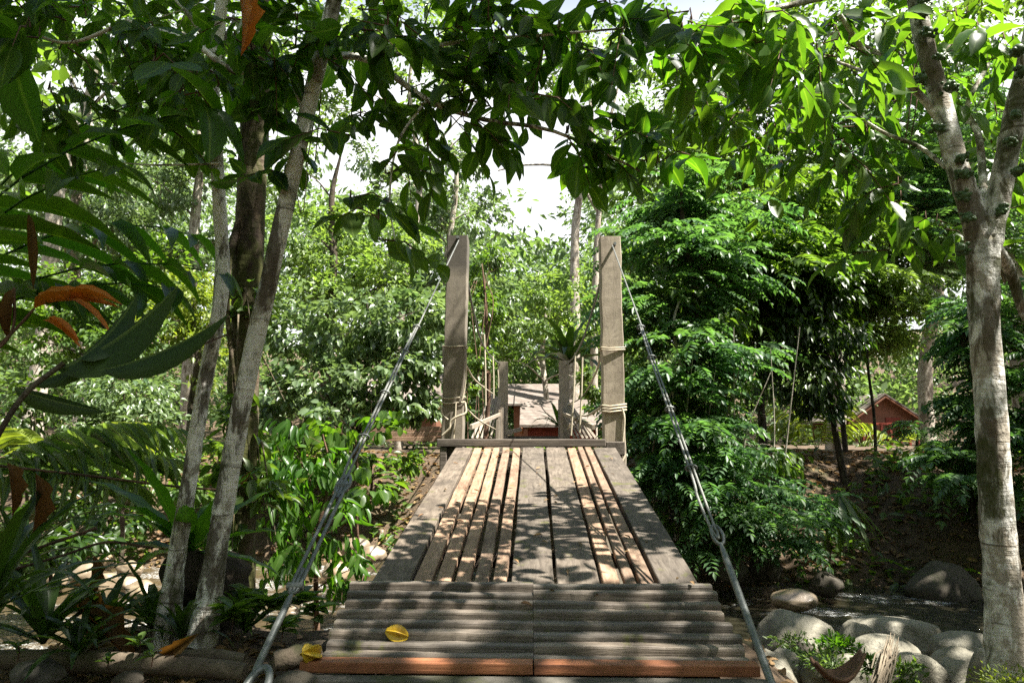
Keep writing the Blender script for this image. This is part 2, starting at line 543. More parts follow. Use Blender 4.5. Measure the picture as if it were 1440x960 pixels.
def water_mat():
    m, t, b, out = new_mat('stream_water')
    co = coords(t, (1.0, 2.2, 1), True)
    n1 = noise_tex(t, 3.2, 4, 0.6, co, 0.8)
    n2 = noise_tex(t, 16, 3, 0.6, co, 0.6)
    fo = noise_tex(t, 0.9, 4, 0.6, coords(t, (0.8, 2.0, 1), True), 0.8)
    fo2 = noise_tex(t, 22, 3, 0.8, coords(t, (1, 2.2, 1), True), 1.2)
    mul = N(t, 'ShaderNodeMath', operation='MULTIPLY')
    sx = N(t, 'ShaderNodeSeparateXYZ'); t.links.new(coords(t, world=True), sx.inputs[0])
    mr = N(t, 'ShaderNodeMapRange'); mr.inputs[1].default_value = -1.0; mr.inputs[2].default_value = -3.0
    t.links.new(sx.outputs[0], mr.inputs[0])
    fa = N(t, 'ShaderNodeMath', operation='MULTIPLY_ADD'); fa.inputs[1].default_value = 0.06
    t.links.new(mr.outputs[0], fa.inputs[0]); t.links.new(fo, fa.inputs[2])
    t.links.new(ramp(t, fa.outputs[0], [(0.57, (0, 0, 0)), (0.66, (1, 1, 1))]), mul.inputs[0])
    t.links.new(ramp(t, fo2, [(0.52, (0, 0, 0)), (0.60, (1, 1, 1))]), mul.inputs[1])
    bed = mixrgb(t, mr.outputs[0], (0.022, 0.020, 0.012), (0.075, 0.055, 0.030))
    col = mixrgb(t, mul.outputs[0], bed, (0.72, 0.74, 0.74))
    t.links.new(col, b.inputs['Base Color'])
    b.inputs['Roughness'].default_value = 0.06
    b.inputs['IOR'].default_value = 1.33
    a = N(t, 'ShaderNodeMath', operation='MULTIPLY_ADD')
    t.links.new(n2, a.inputs[0]); a.inputs[1].default_value = 0.35
    t.links.new(n1, a.inputs[2])
    bump(t, a.outputs[0], 0.6, 0.10, b)
    return m


M_WATER = water_mat()


# ------------------------------------------------------------------ leaves
def tmpl(st, wid, fold=0.25, droop=0.0, zig=0.0):
    """leaf: stations along x (0..1), half widths, folded along the midrib; base and tip are points"""
    v = [(0, 0, 0)]; rb = [0]
    f = []
    z = lambda x: -droop * x * x
    n = len(st)
    for i, (x, h) in enumerate(zip(st, wid)):
        k = zig * (1 if i % 2 else -1)
        v += [(x, -h, z(x) + fold * h + k), (x, 0, z(x)), (x, h, z(x) + fold * h + k)]
        rb += [1, 0, 1]
    v.append((1, 0, z(1))); rb.append(0)
    tip = len(v) - 1
    f3 = [(0, 1, 2), (0, 2, 3)]
    f4 = []
    for i in range(n - 1):
        a = 1 + 3 * i; b = a + 3
        f4 += [(a, b, b + 1, a + 1), (a + 1, b + 1, b + 2, a + 2)]
    a = 1 + 3 * (n - 1)
    f3 += [(a, tip, a + 1), (a + 1, tip, a + 2)]
    return (np.array(v, dtype=np.float32), np.array(f3), np.array(f4) if f4 else None, np.array(rb, dtype=np.float32))


T_FINE = tmpl([0.10, 0.28, 0.50, 0.72, 0.90], [0.24, 0.42, 0.50, 0.42, 0.16], 0.22, 0.20)
T_FIG = tmpl([0.08, 0.18, 0.28, 0.38, 0.48, 0.58, 0.68, 0.78, 0.88, 0.95], [0.2, 0.34, 0.42, 0.47, 0.50, 0.49, 0.44, 0.35, 0.2, 0.07], 0.28, 0.28, 0.012)
T_MID = tmpl([0.25, 0.6, 0.86], [0.42, 0.46, 0.2], 0.3, 0.2)
T_LONG = tmpl([0.12, 0.4, 0.7, 0.9], [0.4, 0.5, 0.36, 0.14], 0.22, 0.30)
# four corner leaf for far foliage
T_LOW = (np.array([(0, 0, 0), (0.5, -0.5, 0.08), (1, 0, -0.1), (0.5, 0.5, 0.08)], dtype=np.float32), np.array([(0, 1, 2), (0, 2, 3)]), None, np.array([0, 1, 0, 1], dtype=np.float32))


T_NEARS = [T_FINE, tmpl([0.10, 0.28, 0.50, 0.72, 0.92], [0.20, 0.40, 0.50, 0.42, 0.18], 0.34, 0.28), tmpl([0.10, 0.28, 0.50, 0.72, 0.90], [0.28, 0.46, 0.49, 0.36, 0.12], 0.10, -0.12), tmpl([0.12, 0.3, 0.5, 0.7, 0.90], [0.2, 0.36, 0.5, 0.47, 0.24], 0.18, 0.35)]
_fs, _fw = [0.08, 0.18, 0.28, 0.38, 0.48, 0.58, 0.68, 0.78, 0.88, 0.95], [0.2, 0.34, 0.42, 0.47, 0.50, 0.49, 0.44, 0.35, 0.2, 0.07]
T_FIGS = [T_FIG, tmpl(_fs, _fw, 0.45, 0.55, 0.014), tmpl(_fs, _fw, 0.12, 0.0, 0.012), tmpl(_fs, _fw, 0.2, 0.5, 0.012)]


def emit_var(mb, rng, Ts, p, d, nn, L, Wd):
    k = rng.integers(0, len(Ts), len(p))
    for i, T in enumerate(Ts):
        m = k == i
        if m.any(): emit(mb, T, p[m], d[m], nn[m], L[m], Wd[m])


T_CURL = tmpl(_fs, [x * (0.75 + 0.35 * ((i * 7) % 3) / 2) for i, x in enumerate(_fw)], 0.95, 0.35, 0.02)
T_BLADE = tmpl([i / 19 for i in range(1, 19)], [0.5 * math.sin(math.pi * (i / 19) ** 0.8) ** 0.8 for i in range(1, 19)], 0.25, 0.3, 0.0045)
def sprigs(mb, rng, c, R, n, per, span, T, L, asp, bias, down, tw=True):
    """leafy twigs: leaves set alternately along a short drooping shoot"""
    k = max(2, n // per)
    o = nrm(rng.normal(size=(k, 3)))
    b = np.asarray(c)[None] + o * (rng.random(k) ** 0.45)[:, None] * np.asarray(R)[None]
    d = nrm(rng.normal(size=(k, 3)) * np.array([1, 1, 0.35]) + 0.4 * o + np.asarray(bias)[None])
    up = nrm(np.array([0, -0.15, 1.0])[None] + 0.35 * rng.normal(size=(k, 3)))
    sd = nrm(np.cross(up, d))
    ln = span * rng.uniform(0.7, 1.3, k)
    ends = []
    for i in range(per):
        t = (i + 0.3) / per
        pos = b + d * (ln * t)[:, None] + np.array([0, 0, -0.35])[None] * (ln * t * t)[:, None]
        sg = 1 if i % 2 else -1
        ld = 0.50 * d + 0.75 * sg * sd + np.array([0, 0, -down])[None] + 0.28 * rng.normal(size=(k, 3))
        if i == per - 1: ld = d + np.array([0, 0, -down])[None]
        nn = up + 0.45 * rng.normal(size=(k, 3)) + 0.25 * sg * sd
        ll = L * rng.uniform(0.6, 1.2, k) * (0.8 + 0.4 * math.sin(math.pi * t))
        emit_var(mb, rng, T, pos, ld, nn, ll, ll * rng.uniform(asp * 0.9, asp * 1.12, k))
        ends.append(pos)
    if tw:
        for q in range(k):
            TWIGS.append((np.asarray(c, dtype=float) * 0.25 + b[q] * 0.75, [b[q]]))
            TWIGS.append((b[q], [ends[-1][q]]))


TWIGS = []


def twig_part(t, mat):
    """thin twigs that carry the leaf clusters collected in TWIGS"""
    mb = MB()
    for a, pts in TWIGS:
        for q in pts:
            mid = a * 0.5 + q * 0.5 + np.array([0, 0, 0.04])
            mb.tube([a, mid, q], [0.0045, 0.003, 0.0015], 4)
    TWIGS.clear()
    mb.build('twig', mat, t)


def nrm(a):
    return a / (np.linalg.norm(a, axis=1)[:, None] + 1e-9)


def emit(mb, T, pos, d, n, L, Wd):
    d = nrm(d)
    s = nrm(np.cross(n, d))
    n = np.cross(d, s)
    tv, f3, f4, rb = T
    k = len(tv); m = len(pos)
    L = np.broadcast_to(np.asarray(L, dtype=np.float64), (m,))
    Wd = np.broadcast_to(np.asarray(Wd, dtype=np.float64), (m,))
    v = (pos[:, None, :] + d[:, None, :] * (tv[None, :, 0] * L[:, None])[..., None]
         + s[:, None, :] * (tv[None, :, 1] * Wd[:, None])[..., None]
         + n[:, None, :] * (tv[None, :, 2] * L[:, None])[..., None])
    off = (np.arange(m) * k)[:, None, None]
    base = mb.n
    f = (f3[None] + off).reshape(-1, 3)
    mb.add(v.reshape(-1, 3), f, np.tile(rb, m))
    if f4 is not None:
        ff = (f4[None] + off).reshape(-1, 4) + base
        mb.loops.append(ff.ravel().astype(np.int32)); mb.tot.append(np.full(len(ff), 4, dtype=np.int32))


def clump_points(rng, c, R, n, per=40, spread=0.22, shell=0.55, zs=0.6):
    """points in sub-clumps that fill an ellipsoid, with outward vectors"""
    k = max(3, n // per)
    o = nrm(rng.normal(size=(k, 3)))
    r = shell + (1 - shell) * rng.random(k) ** 0.6
    r *= rng.uniform(0.75, 1.12, k)
    cc = o * r[:, None]
    idx = rng.integers(0, k, n)
    p = cc[idx] + rng.normal(size=(n, 3)) * np.array([spread, spread, spread * zs])
    out = nrm(0.6 * nrm(p) + 0.4 * o[idx] + 0.3 * rng.normal(size=(n, 3)))
    return np.asarray(c)[None] + p * np.asarray(R)[None], out


def add_leaves(mb, rng, T, c, R, n, L, asp=0.45, droop=0.5, per=40, spread=0.22, shell=0.55, flat=0.9):
    p, o = clump_points(rng, c, R, n, per, spread, shell)
    d = o + np.array([0, 0, -droop]) + 0.45 * rng.normal(size=(n, 3))
    nn = np.array([0, 0, flat])[None] + 0.5 * o + 0.45 * rng.normal(size=(n, 3))
    ll = L * rng.uniform(0.65, 1.25, n)
    emit(mb, T, p, d, nn, ll, ll * asp * rng.uniform(0.85, 1.15, n))


def add_sprays(mb, rng, c, R, n, L, pairs=6, lf=0.32, asp=0.42, droop=0.55, per=14, spread=0.2, shell=0.6, T=T_LOW):
    """pinnate leaves in flat tiers: a drooping rachis with leaflets both sides"""
    p, o = clump_points(rng, c, R, n, 16, 0.36, 0.35, 0.22)
    d = o * np.array([1, 1, 0.18]) + 0.30 * rng.normal(size=(n, 3)) * np.array([1, 1, 0.4]) + np.array([0, 0, 0.04])
    d = nrm(d)
    up = np.array([0, -0.10, 1.0])[None] + 0.22 * rng.normal(size=(n, 3))
    s = nrm(np.cross(up, d)); nn = np.cross(d, s)
    ll = L * rng.uniform(0.7, 1.2, n)
    for i in range(pairs):
        x = (i + 0.6) / pairs
        q = p + d * (x * ll)[:, None] + np.array([0, 0, -1])[None] * (droop * x * x * ll)[:, None]
        tang = nrm(d + np.array([0, 0, -1])[None] * (2 * droop * x))
        lw = ll * lf * (0.75 + 0.5 * math.sin(math.pi * min(1, x + 0.1)))
        for sg in (-1, 1):
            ld = s * sg + tang * 0.55 + np.array([0, 0, -0.18])[None] + 0.10 * rng.normal(size=(n, 3))
            emit(mb, T, q, ld, nn + 0.15 * rng.normal(size=(n, 3)), lw, lw * asp)
    emit(mb, T, p + d * (ll * 0.95)[:, None] + np.array([0, 0, -1])[None] * (droop * 0.9 * ll)[:, None], d + np.array([0, 0, -1.2])[None], nn, ll * lf, ll * lf * asp)


SEED = [100]


def rng_next():
    SEED[0] += 1
    return np.random.default_rng(SEED[0])


def smooth01(a, b, x):
    t = min(1, max(0, (x - a) / (b - a)))
    return t * t * (3 - 2 * t)


def ground_z(x, y):
    yy = y + 0.18 * math.sin(x * 1.7) + 0.1 * math.sin(x * 4.1)
    near = -1.25 * smooth01(3.25, 6.0, yy)
    k = smooth01(0.90, 1.45, x)
    if k > 0:
        near += k * (float(np.interp(yy, (1.8, 2.4, 3.0, 3.6, 4.4, 5.0, 5.8, 6.6), (0, -0.08, -0.28, -0.44, -0.64, -0.85, -1.1, -1.25))) - near)
    foot = 8.8 if x > 1 else (10.4 if x < -3 else 8.8 + (1 - x) * 0.4)
    crest = 12.6 if x > 0 else 14.2
    far = (0.66 + 1.25) * smooth01(foot - 0.6, crest, y + 0.35 * math.sin(x * 0.9 + 1) + 0.15 * math.sin(x * 3.3))
    # shelf at the foot of the bank: steeper cut
    z = near + far
    z += 13.0 * smooth01(48, 110, y) + 4.0 * smooth01(18, 60, abs(x)) * smooth01(16, 50, y)
    amp = 0.05 if y < 3 else 0.10
    z += amp * (mnoise.noise((x * 0.9, y * 0.9, 0.3)) + 0.5 * mnoise.noise((x * 2.7, y * 2.7, 4.3)))
    return z


def on_ground(px, D):
    """x of a pixel column at depth D, with the ground height there"""
    py = 640
    for _ in range(4):
        x = P(px, py, D).x
        z = ground_z(x, D)
        q = RC.transposed() @ Vector((x, D, z - H))
        py = 480 + F * q.y / q.z
    return Vector((x, D, z))


def grid_axis(spans):
    out = []
    for a, b, s in spans:
        n = max(1, int(round((b - a) / s)))
        out += [a + (b - a) * i / n for i in range(n)]
    out.append(spans[-1][1])
    return out


def build_ground():
    xs = grid_axis([(-400, -100, 60), (-100, -30, 8), (-30, -12, 1.2), (-12, 12, 0.16), (12, 30, 1.2), (30, 100, 8), (100, 400, 60)])
    ys = grid_axis([(-200, -30, 40), (-30, -4, 3), (-4, 16, 0.16), (16, 30, 0.8), (30, 120, 4), (120, 600, 60)])
    v = [(x, y, ground_z(x, y)) for y in ys for x in xs]
    nx = len(xs)
    f = [(j * nx + i, j * nx + i + 1, (j + 1) * nx + i + 1, (j + 1) * nx + i) for j in range(len(ys) - 1) for i in range(nx - 1)]
    mb = MB(); mb.add(v, f)
    tag(mb.build('ground', M_GROUND), kind='structure')
    mb = MB()
    xs = grid_axis([(-60, -14, 4), (-14, 14, 0.12), (14, 60, 4)]); ys = grid_axis([(4.2, 12.5, 0.12)])
    nx = len(xs)
    v = [(x, y, -0.95 + 0.022 * mnoise.noise((x * 1.6, y * 3.2, 1)) + 0.010 * mnoise.noise((x * 5, y * 9, 2))) for y in ys for x in xs]
    f = [(j * nx + i, j * nx + i + 1, (j + 1) * nx + i + 1, (j + 1) * nx + i) for j in range(len(ys) - 1) for i in range(nx - 1)]
    mb.add(v, f)
    tag(mb.build('river_water', M_WATER), kind='structure')


build_ground()

# ------------------------------------------------------------------ the footbridge
bridge = thing('footbridge', 'timber footbridge with sandy square posts, steel cables and a ramp of mixed planks', 'footbridge', (0, 6.8, -0.9))
RN = random.Random(4)


def post(px0, px1, ytop, D, zb, depth, dirt_shade_top, label=None):
    a = P(px0, ytop, D); b = P(px1, ytop, D)
    nz = 40
    me_b = bmesh.new()
    prof = []
    x0, x1 = a.x, b.x
    ring = []
    for i in range(nz + 1):
        z = zb + (a.z - zb) * i / nz
        w2 = 0.008
        pts = [(x0 + w2, D), (x1 - w2, D), (x1, D + w2), (x1, D + depth - w2), (x1 - w2, D + depth), (x0 + w2, D + depth), (x0, D + depth - w2), (x0, D + w2)]
        j = 0.010
        ring.append([me_b.verts.new((x + j * mnoise.noise((x * 9, z * 6, 2)), y + j * mnoise.noise((x * 5, z * 3, 7)), z)) for x, y in pts])
    for i in range(nz):
        for k in range(8):
            me_b.faces.new((ring[i][k], ring[i][(k + 1) % 8], ring[i + 1][(k + 1) % 8], ring[i + 1][k]))
    me_b.faces.new(ring[-1])
    o = bm_obj('tower_post', me_b, M_POST, bridge)
    at = o.data.attributes.new('dirt_shade', 'FLOAT', 'POINT')
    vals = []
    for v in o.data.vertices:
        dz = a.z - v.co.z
        vals.append(0.85 if dz < dirt_shade_top else (0.55 if dirt_shade_top else 0.06))  # left post: weathering and shade both painted into the colour
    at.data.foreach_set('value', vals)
    if label: o['label'] = label
    return o, x0, x1, a.z


DP = 6.85
postL, lx0, lx1, lzt = post(629, 658, 331, DP, -1.3, 0.20, 0.36, 'left bridge post with a dark stained top and shade put into its colour')
postR, rx0, rx1, rzt = post(844, 873, 332, DP, -1.3, 0.20, 0.0, 'right bridge post of pale sandy colour')
for v in (postL,):
    for vv in v.data.vertices:
        vv.co.x -= (lzt - vv.co.z) * 0.016
postF, fx0, fx1, fzt = post(700, 714, 508, 17.7, 0.2, 0.24, 0.0)
postG, gx0, gx1, gzt = post(786, 800, 507, 17.7, 0.2, 0.24, 0.0)

# ramp planks: pixel edges at the near (y=822, D=3.2) and far (y=629, D=6.75) ends
NEAR_E = [(518, 572), (577, 606), (610, 634), (638, 662), (666, 688), (692, 714), (717, 779), (784, 845), (850, 876), (880, 898), (902, 924), (929, 984)]
FAR_E = [(640, 664), (667, 678.5), (681, 691.5), (694, 703.5), (707, 718), (722, 733), (734.5, 764), (767.5, 795), (798, 811), (812, 820.5), (822, 832), (834, 866)]
KIND = 'g t t t t t g g t t t g'.split()
D0, D1 = 3.17, 6.72
for i, ((a0, a1), (b0, b1)) in enumerate(zip(NEAR_E, FAR_E)):
    dj = RN.uniform(-0.012, 0.012) if KIND[i] == 't' else 0
    n0, n1 = P(a0, 822, D0), P(a1, 822, D0)
    f0, f1 = P(b0, 629, D1), P(b1, 629, D1)
    th = 0.045 if KIND[i] == 'g' else 0.038
    if KIND[i] == 't': n1.x -= 0.008; f1.x -= 0.010
    else: n0.x += 0.004; f0.x += 0.004
    bm = bmesh.new()
    seg = 14
    rows = []
    ph = RN.uniform(0, 9)
    for j in range(seg + 1):
        t = j / seg
        l = n0.lerp(f0, t); r = n1.lerp(f1, t)
        wv = 0.006 * mnoise.noise((ph, t * 4, 0)); hv = 0.008 * mnoise.noise((ph + 5, t * 3, 0)) + dj * 0.4
        nk = 0.004 * mnoise.noise((ph + 9, t * 14, 0)); nk2 = 0.004 * mnoise.noise((ph + 19, t * 14, 0))
        l = l + Vector((wv + nk, 0, hv)); r = r + Vector((wv + nk2, 0, hv))
        e = 0.004
        rows.append([bm.verts.new(q) for q in (l + Vector((0, 0, -e)), l + Vector((e, 0, 0)), r + Vector((-e, 0, 0)), r + Vector((0, 0, -e)), r + Vector((0, 0, -th)), l + Vector((0, 0, -th)))])
    for j in range(seg):
        for k in range(6):
            bm.faces.new((rows[j][k], rows[j + 1][k], rows[j + 1][(k + 1) % 6], rows[j][(k + 1) % 6]))
    bm.faces.new(rows[0]); bm.faces.new(rows[-1][::-1])
    bmesh.ops.recalc_face_normals(bm, faces=bm.faces[:])
    o = bm_obj('plank', bm, W_GREY if KIND[i] == 'g' else W_TAN, bridge)
    o['label'] = 'wide grey weathered plank' if KIND[i] == 'g' else 'narrow tan plank with a gap beside it'

# end strip under the planks
a, b = P(520, 826, 3.17), P(985, 830, 3.17)
bm = bmesh.new(); box(bm, a.x, b.x, 3.10, 3.163, b.z - 0.055, b.z - 0.004, 0.004)
bm_obj('end_batten', bm, W_ORANGE, bridge)

# lapped battens in the lower ramp: eight rows, two lengths meeting at px 750
top0, top1 = P(498, 812, 3.12), P(994, 824, 3.12)
bot0, bot1 = P(452, 925, 2.56), P(1060, 934, 2.56)
NB = 8
for i in range(NB):
    t0 = i / NB; t1 = (i + 1) / NB
    for s in (0, 1):
        y1 = 3.135 - (3.135 - 2.545) * t0; y0 = 3.135 - (3.135 - 2.545) * t1
        zt = top0.z + (bot0.z - top0.z) * (t0 + 0.06)
        xm = P(750, 870, 0.5 * (y0 + y1)).x
        xl = top0.x + (bot0.x - top0.x) * t0; xr = top1.x + (bot1.x - top1.x) * t0
        x0, x1 = (xl + RN.uniform(-0.012, 0.012), xm - 0.0006) if s == 0 else (xm + 0.0006, xr + RN.uniform(-0.012, 0.012))
        bm = bmesh.new()
        dz = RN.uniform(-0.006, 0.006)
        # rounded ridge profile across the batten, swept along x
        gp = RN.uniform(0.004, 0.009)
        prof = [(y0, -0.050), (y0, -0.009), (y0 + 0.002, -0.003), (y0 + 0.007, 0.0), (y0 + 0.03, 0.001), (y1 - 0.020, -0.002), (y1 - gp - 0.003, -0.004), (y1 - gp, -0.009), (y1 - gp, -0.050)]
        sg = 40
        rows = []
        ph = RN.uniform(0, 50)
        for j in range(sg + 1):
            x = x0 + (x1 - x0) * j / sg
            rows.append([bm.verts.new((x, yy + 0.004 * mnoise.noise((x * 5, ph, 1)) + 0.0025 * mnoise.noise((x * 30, ph, 3)), zt + zz + dz + 0.006 * mnoise.noise((x * 2.5, ph, 0)) + (0.002 * mnoise.noise((x * 26, yy * 40, ph)) if zz > -0.02 else 0))) for yy, zz in prof])
        m = len(prof)
        for j in range(sg):
            for k in range(m):
                bm.faces.new((rows[j][k], rows[j + 1][k], rows[j + 1][(k + 1) % m], rows[j][(k + 1) % m]))
        bm.faces.new(rows[0]); bm.faces.new(rows[-1][::-1])
        bmesh.ops.recalc_face_normals(bm, faces=bm.faces[:])
        bm_obj('batten', bm, W_BATTEN, bridge, smooth=False)
# stringers that carry the battens and the planks
for sx in (-0.62, 0.0, 0.62):
    bm = bmesh.new()
    bar(bm, (sx, 2.56, bot0.z - 0.13), (sx, 3.14, top0.z - 0.13), 0.09, 0.12, 0.004)
    bar(bm, (sx, 3.15, P(750, 822, 3.2).z - 0.14), (sx, 6.7, P(750, 629, 6.7).z - 0.14), 0.09, 0.16, 0.004)
    bm_obj('bearer', bm, W_DARK, bridge)
for yy in (4.3, 5.5):
    zz = P(750, 822, 3.2).z + (P(750, 629, 6.72).z - P(750, 822, 3.2).z) * (yy - 3.17) / 3.55
    bm = bmesh.new(); box(bm, -0.74, 0.74, yy - 0.04, yy + 0.04, zz - 0.30, zz - 0.222, 0.004)
    bm_obj('cross_joist', bm, W_DARK, bridge)

# orange sill boards and dark concrete sill
oz = P(750, 926, 2.53).z
xl, xm, xr = P(424, 935, 2.5).x, P(750, 935, 2.5).x, P(1066, 935, 2.5).x
for x0, x1 in ((xl, xm - 0.002), (xm + 0.002, xr)):
    bm = bmesh.new(); box(bm, x0, x1, 2.475, 2.538, oz - 0.037, oz, 0.005, seg=2)
    bm_obj('sill_board', bm, W_ORANGE, bridge)
bm = bmesh.new(); box(bm, xl - 0.02, xr + 0.02, 2.40, 2.471, -0.2, oz - 0.036, 0.012, seg=2)
o = bm_obj('concrete_sill', bm, M_SILL, bridge)

# crossbeam between the posts
a, b = P(614, 617, 6.74), P(852, 619, 6.74)
bm = bmesh.new(); box(bm, a.x, b.x, 6.74, 6.845, P(700, 628, 6.74).z, a.z, 0.008)
bm_obj('crossbeam', bm, W_DARK, bridge)
a2, b2 = P(850, 619, 6.76), P(879, 619, 6.76)
bm = bmesh.new(); box(bm, a2.x + 0.01, b2.x, 6.76, 6.846, P(700, 640, 6.74).z, a2.z - 0.01, 0.01)
bm_obj('beam_block', bm, W_GREY, bridge)
bm = bmesh.new(); box(bm, a.x + 0.03, a.x + 0.10, 6.75, 6.84, -1.2, P(700, 628, 6.74).z - 0.004, 0.008)
bm_obj('pier', bm, W_DARK, bridge)

# hanging deck over the water and at the far side
dz0 = P(700, 632, 6.9).z


def deck_z(y):
    t = (y - 6.9) / (17.9 - 6.9)
    return dz0 + (1.05 - dz0) * t - 0.45 * 4 * t * (1 - t)


bm = bmesh.new()
yy = 7.08
while yy < 17.9:
    z = deck_z(yy)
    box(bm, -0.76 + RN.uniform(-.02, .02), 0.76 + RN.uniform(-.02, .02), yy, yy + 0.125, z - 0.03, z + RN.uniform(-.003, .003), 0.003)
    yy += 0.14
bm_obj('hanging_deck', bm, W_GREY, bridge)
for sx in (-1, 1):
    for k in range(6):
        bm = bmesh.new()
        if sx < 0: a, b = P(664 + 6.5 * k, 616, 15.6 + 0.25 * k), P(692 + 2.2 * k, 553 + 1.5 * k, 17.45)
        else: a, b = P(838 - 6.0 * k, 616, 15.6 + 0.25 * k), P(800 - 1.8 * k, 566 + 2 * k, 17.45)
        bar(bm, a, b, 0.055, 0.022, 0.004, up=Vector((0, 1, 0)))
        bm_obj('brace_slat', bm, W_PALE, bridge)
    bm = bmesh.new()
    bar(bm, (sx * 0.80, 9.0, deck_z(9.0) + 0.5), (sx * 0.76, 17.5, 1.62), 0.04, 0.07, 0.004)
    bm_obj('side_rail', bm, W_PALE, bridge)
    for k in range(8):
        yk = 17.45 - k * 0.30
        x = sx * (0.70 + 0.012 * k)
        if sx > 0 and k > 2: continue
        bm = bmesh.new()
        bar(bm, (x, yk, deck_z(yk) - 0.1), (x + RN.uniform(-.02, .02), yk, 1.98 - 0.09 * k + RN.uniform(-.04, .04)), 0.075, 0.02, 0.003, up=Vector((0, 1, 0)))
        bm_obj('picket', bm, W_PALE, bridge)
bm = bmesh.new()
a, b = P(690, 598, 17.3), P(735, 588, 18.6)
bar(bm, (-0.78, 17.35, 1.1), (-0.28, 17.9, 1.22), 0.05, 0.10, 0.006)
bm_obj('end_rail', bm, W_PALE, bridge)


# steel guy cables
def cable(pa, pb, double_from, turn_from, label, thin=0.0062, off=0.018):
    c = bpy.data.objects.new('guy_cable', None); C.objects.link(c)
    c.parent = bridge; c.location = (0, 0, 0); c['label'] = label
    c.location = (0, 0, 0)
    d = (pb - pa)
    side = d.cross(Vector((0, 0, 1))).normalized()
    upv = side.cross(d).normalized()
    mb = MB()
    mb.tube([pa, pa + d * 0.35, pa + d * 0.7, pa + d * turn_from], [thin] * 4, 8)
    o = mb.build('wire', M_CABLE, c)
    mb = MB()
    q0, q1 = pa + d * double_from, pa + d * turn_from
    pts = [q0 + side * 0.012, q0 + (q1 - q0) * 0.3 + side * off, q0 + (q1 - q0) * 0.80 + side * off, q0 + (q1 - q0) * 0.9 + side * off * 1.5, q1 + side * off * 0.9, q1 + (q1 - q0) * 0.02, q1 - side * off * 0.2]
    mb.tube(spline(pts, 40), thin * 1.05, 8)
    mb.build('return_wire', M_CABLE, c)
    for f in (double_from + 0.01, double_from + (turn_from - double_from) * 0.25, double_from + (turn_from - double_from) * 0.55, double_from + (turn_from - double_from) * 0.80):
        q = pa + d * f + side * off * 0.5
        mb = MB()
        dn = d.normalized()
        ring = [q + (side * math.cos(t) * 0.026 + upv * math.sin(t) * 0.017) for t in np.linspace(0, 2 * math.pi, 15)]
        mb.tube(ring, 0.0055, 6)
        mb.build('cable_clamp', M_STEEL, c)
    return c, d, side, upv


pL0, pL1 = P(645, 338, 6.80), P(352, 958, 2.22)
pR0, pR1 = P(861, 345, 6.80), P(1084, 958, 2.30)
cL, dL, sL, uL = cable(pL0, pL1, 0.44, 0.80, 'left steel guy cable running down to the near bank')
cR, dR, sR, uR = cable(pR0, pR1, 0.42, 0.86, 'right steel guy cable with a loose thimble loop')


def turnbuckle(c, pa, d, side, f0, f1):
    a = pa + d * f0; b = pa + d * f1
    dn = (b - a)
    mb = MB()
    for sg in (-1, 1):
        o = side * 0.015 * sg
        mb.tube(spline([a + dn * 0.0, a + dn * 0.06 + o, a + dn * 0.5 + o, a + dn * 0.94 + o, b], 24), 0.008, 8)
    mb.build('turnbuckle_body', M_STEEL, c)
    mb = MB()
    mb.tube([a - dn * 0.12, a + dn * 0.18], 0.008, 8); mb.tube([b - dn * 0.18, b + dn * 0.15], 0.008, 8)
    mb.build('eye_bolt', M_STEEL, c)
    mb = MB()
    mb.tube([b - dn * 0.05 - side * 0.03, b - dn * 0.05 + side * 0.03], 0.014, 8)
    mb.tube([a + dn * 0.05 - side * 0.03, a + dn * 0.05 + side * 0.03], 0.014, 8)
    mb.build('lock_nut', M_STEEL, c)


def rod(c, a, b, r):
    mb = MB()
    mb.tube([a, a.lerp(b, .05), a.lerp(b, .12), a.lerp(b, .85), a.lerp(b, .9), b], [r * .6, r, r * 1.25, r * 1.25, r, r * 0.8], 10)
    mb.build('anchor_rod', M_STEEL, c)


def ring_obj(c, name, mid, ax1, ax2, r1, r2, rad):
    mb = MB()
    mb.tube([mid + ax1 * math.cos(t) * r1 + ax2 * math.sin(t) * r2 for t in np.linspace(0, 2 * math.pi, 21)], rad, 7)
    mb.build(name, M_STEEL, c)


turnbuckle(cL, pL0, dL, sL, 0.80, 0.93)
rod(cL, pL0 + dL * 0.93, pL0 + dL * 1.0, 0.010)
ring_obj(cL, 'shackle', pL0 + dL * 0.805, dL.normalized(), sL, 0.07, 0.028, 0.009)
q = pL0 + dL * 1.0
ring_obj(cL, 'anchor_hook', q + dL.normalized() * 0.05 + Vector((0.03, 0, 0.01)), dL.normalized(), sL, 0.09, 0.035, 0.013)
rod(cR, pR0 + dR * 0.875, pR0 + dR * 1.03, 0.011)
ring_obj(cR, 'shackle', pR0 + dR * 0.865, dR.normalized(), sR, 0.060, 0.022, 0.007)


# ropes and the suspension cables
def rope(pts, r=0.010, mat=None, name='hand_rope', n=24):
    mb = MB(); mb.tube(spline(pts, n), r, 7)
    return mb.build(name, mat or M_ROPE, bridge)


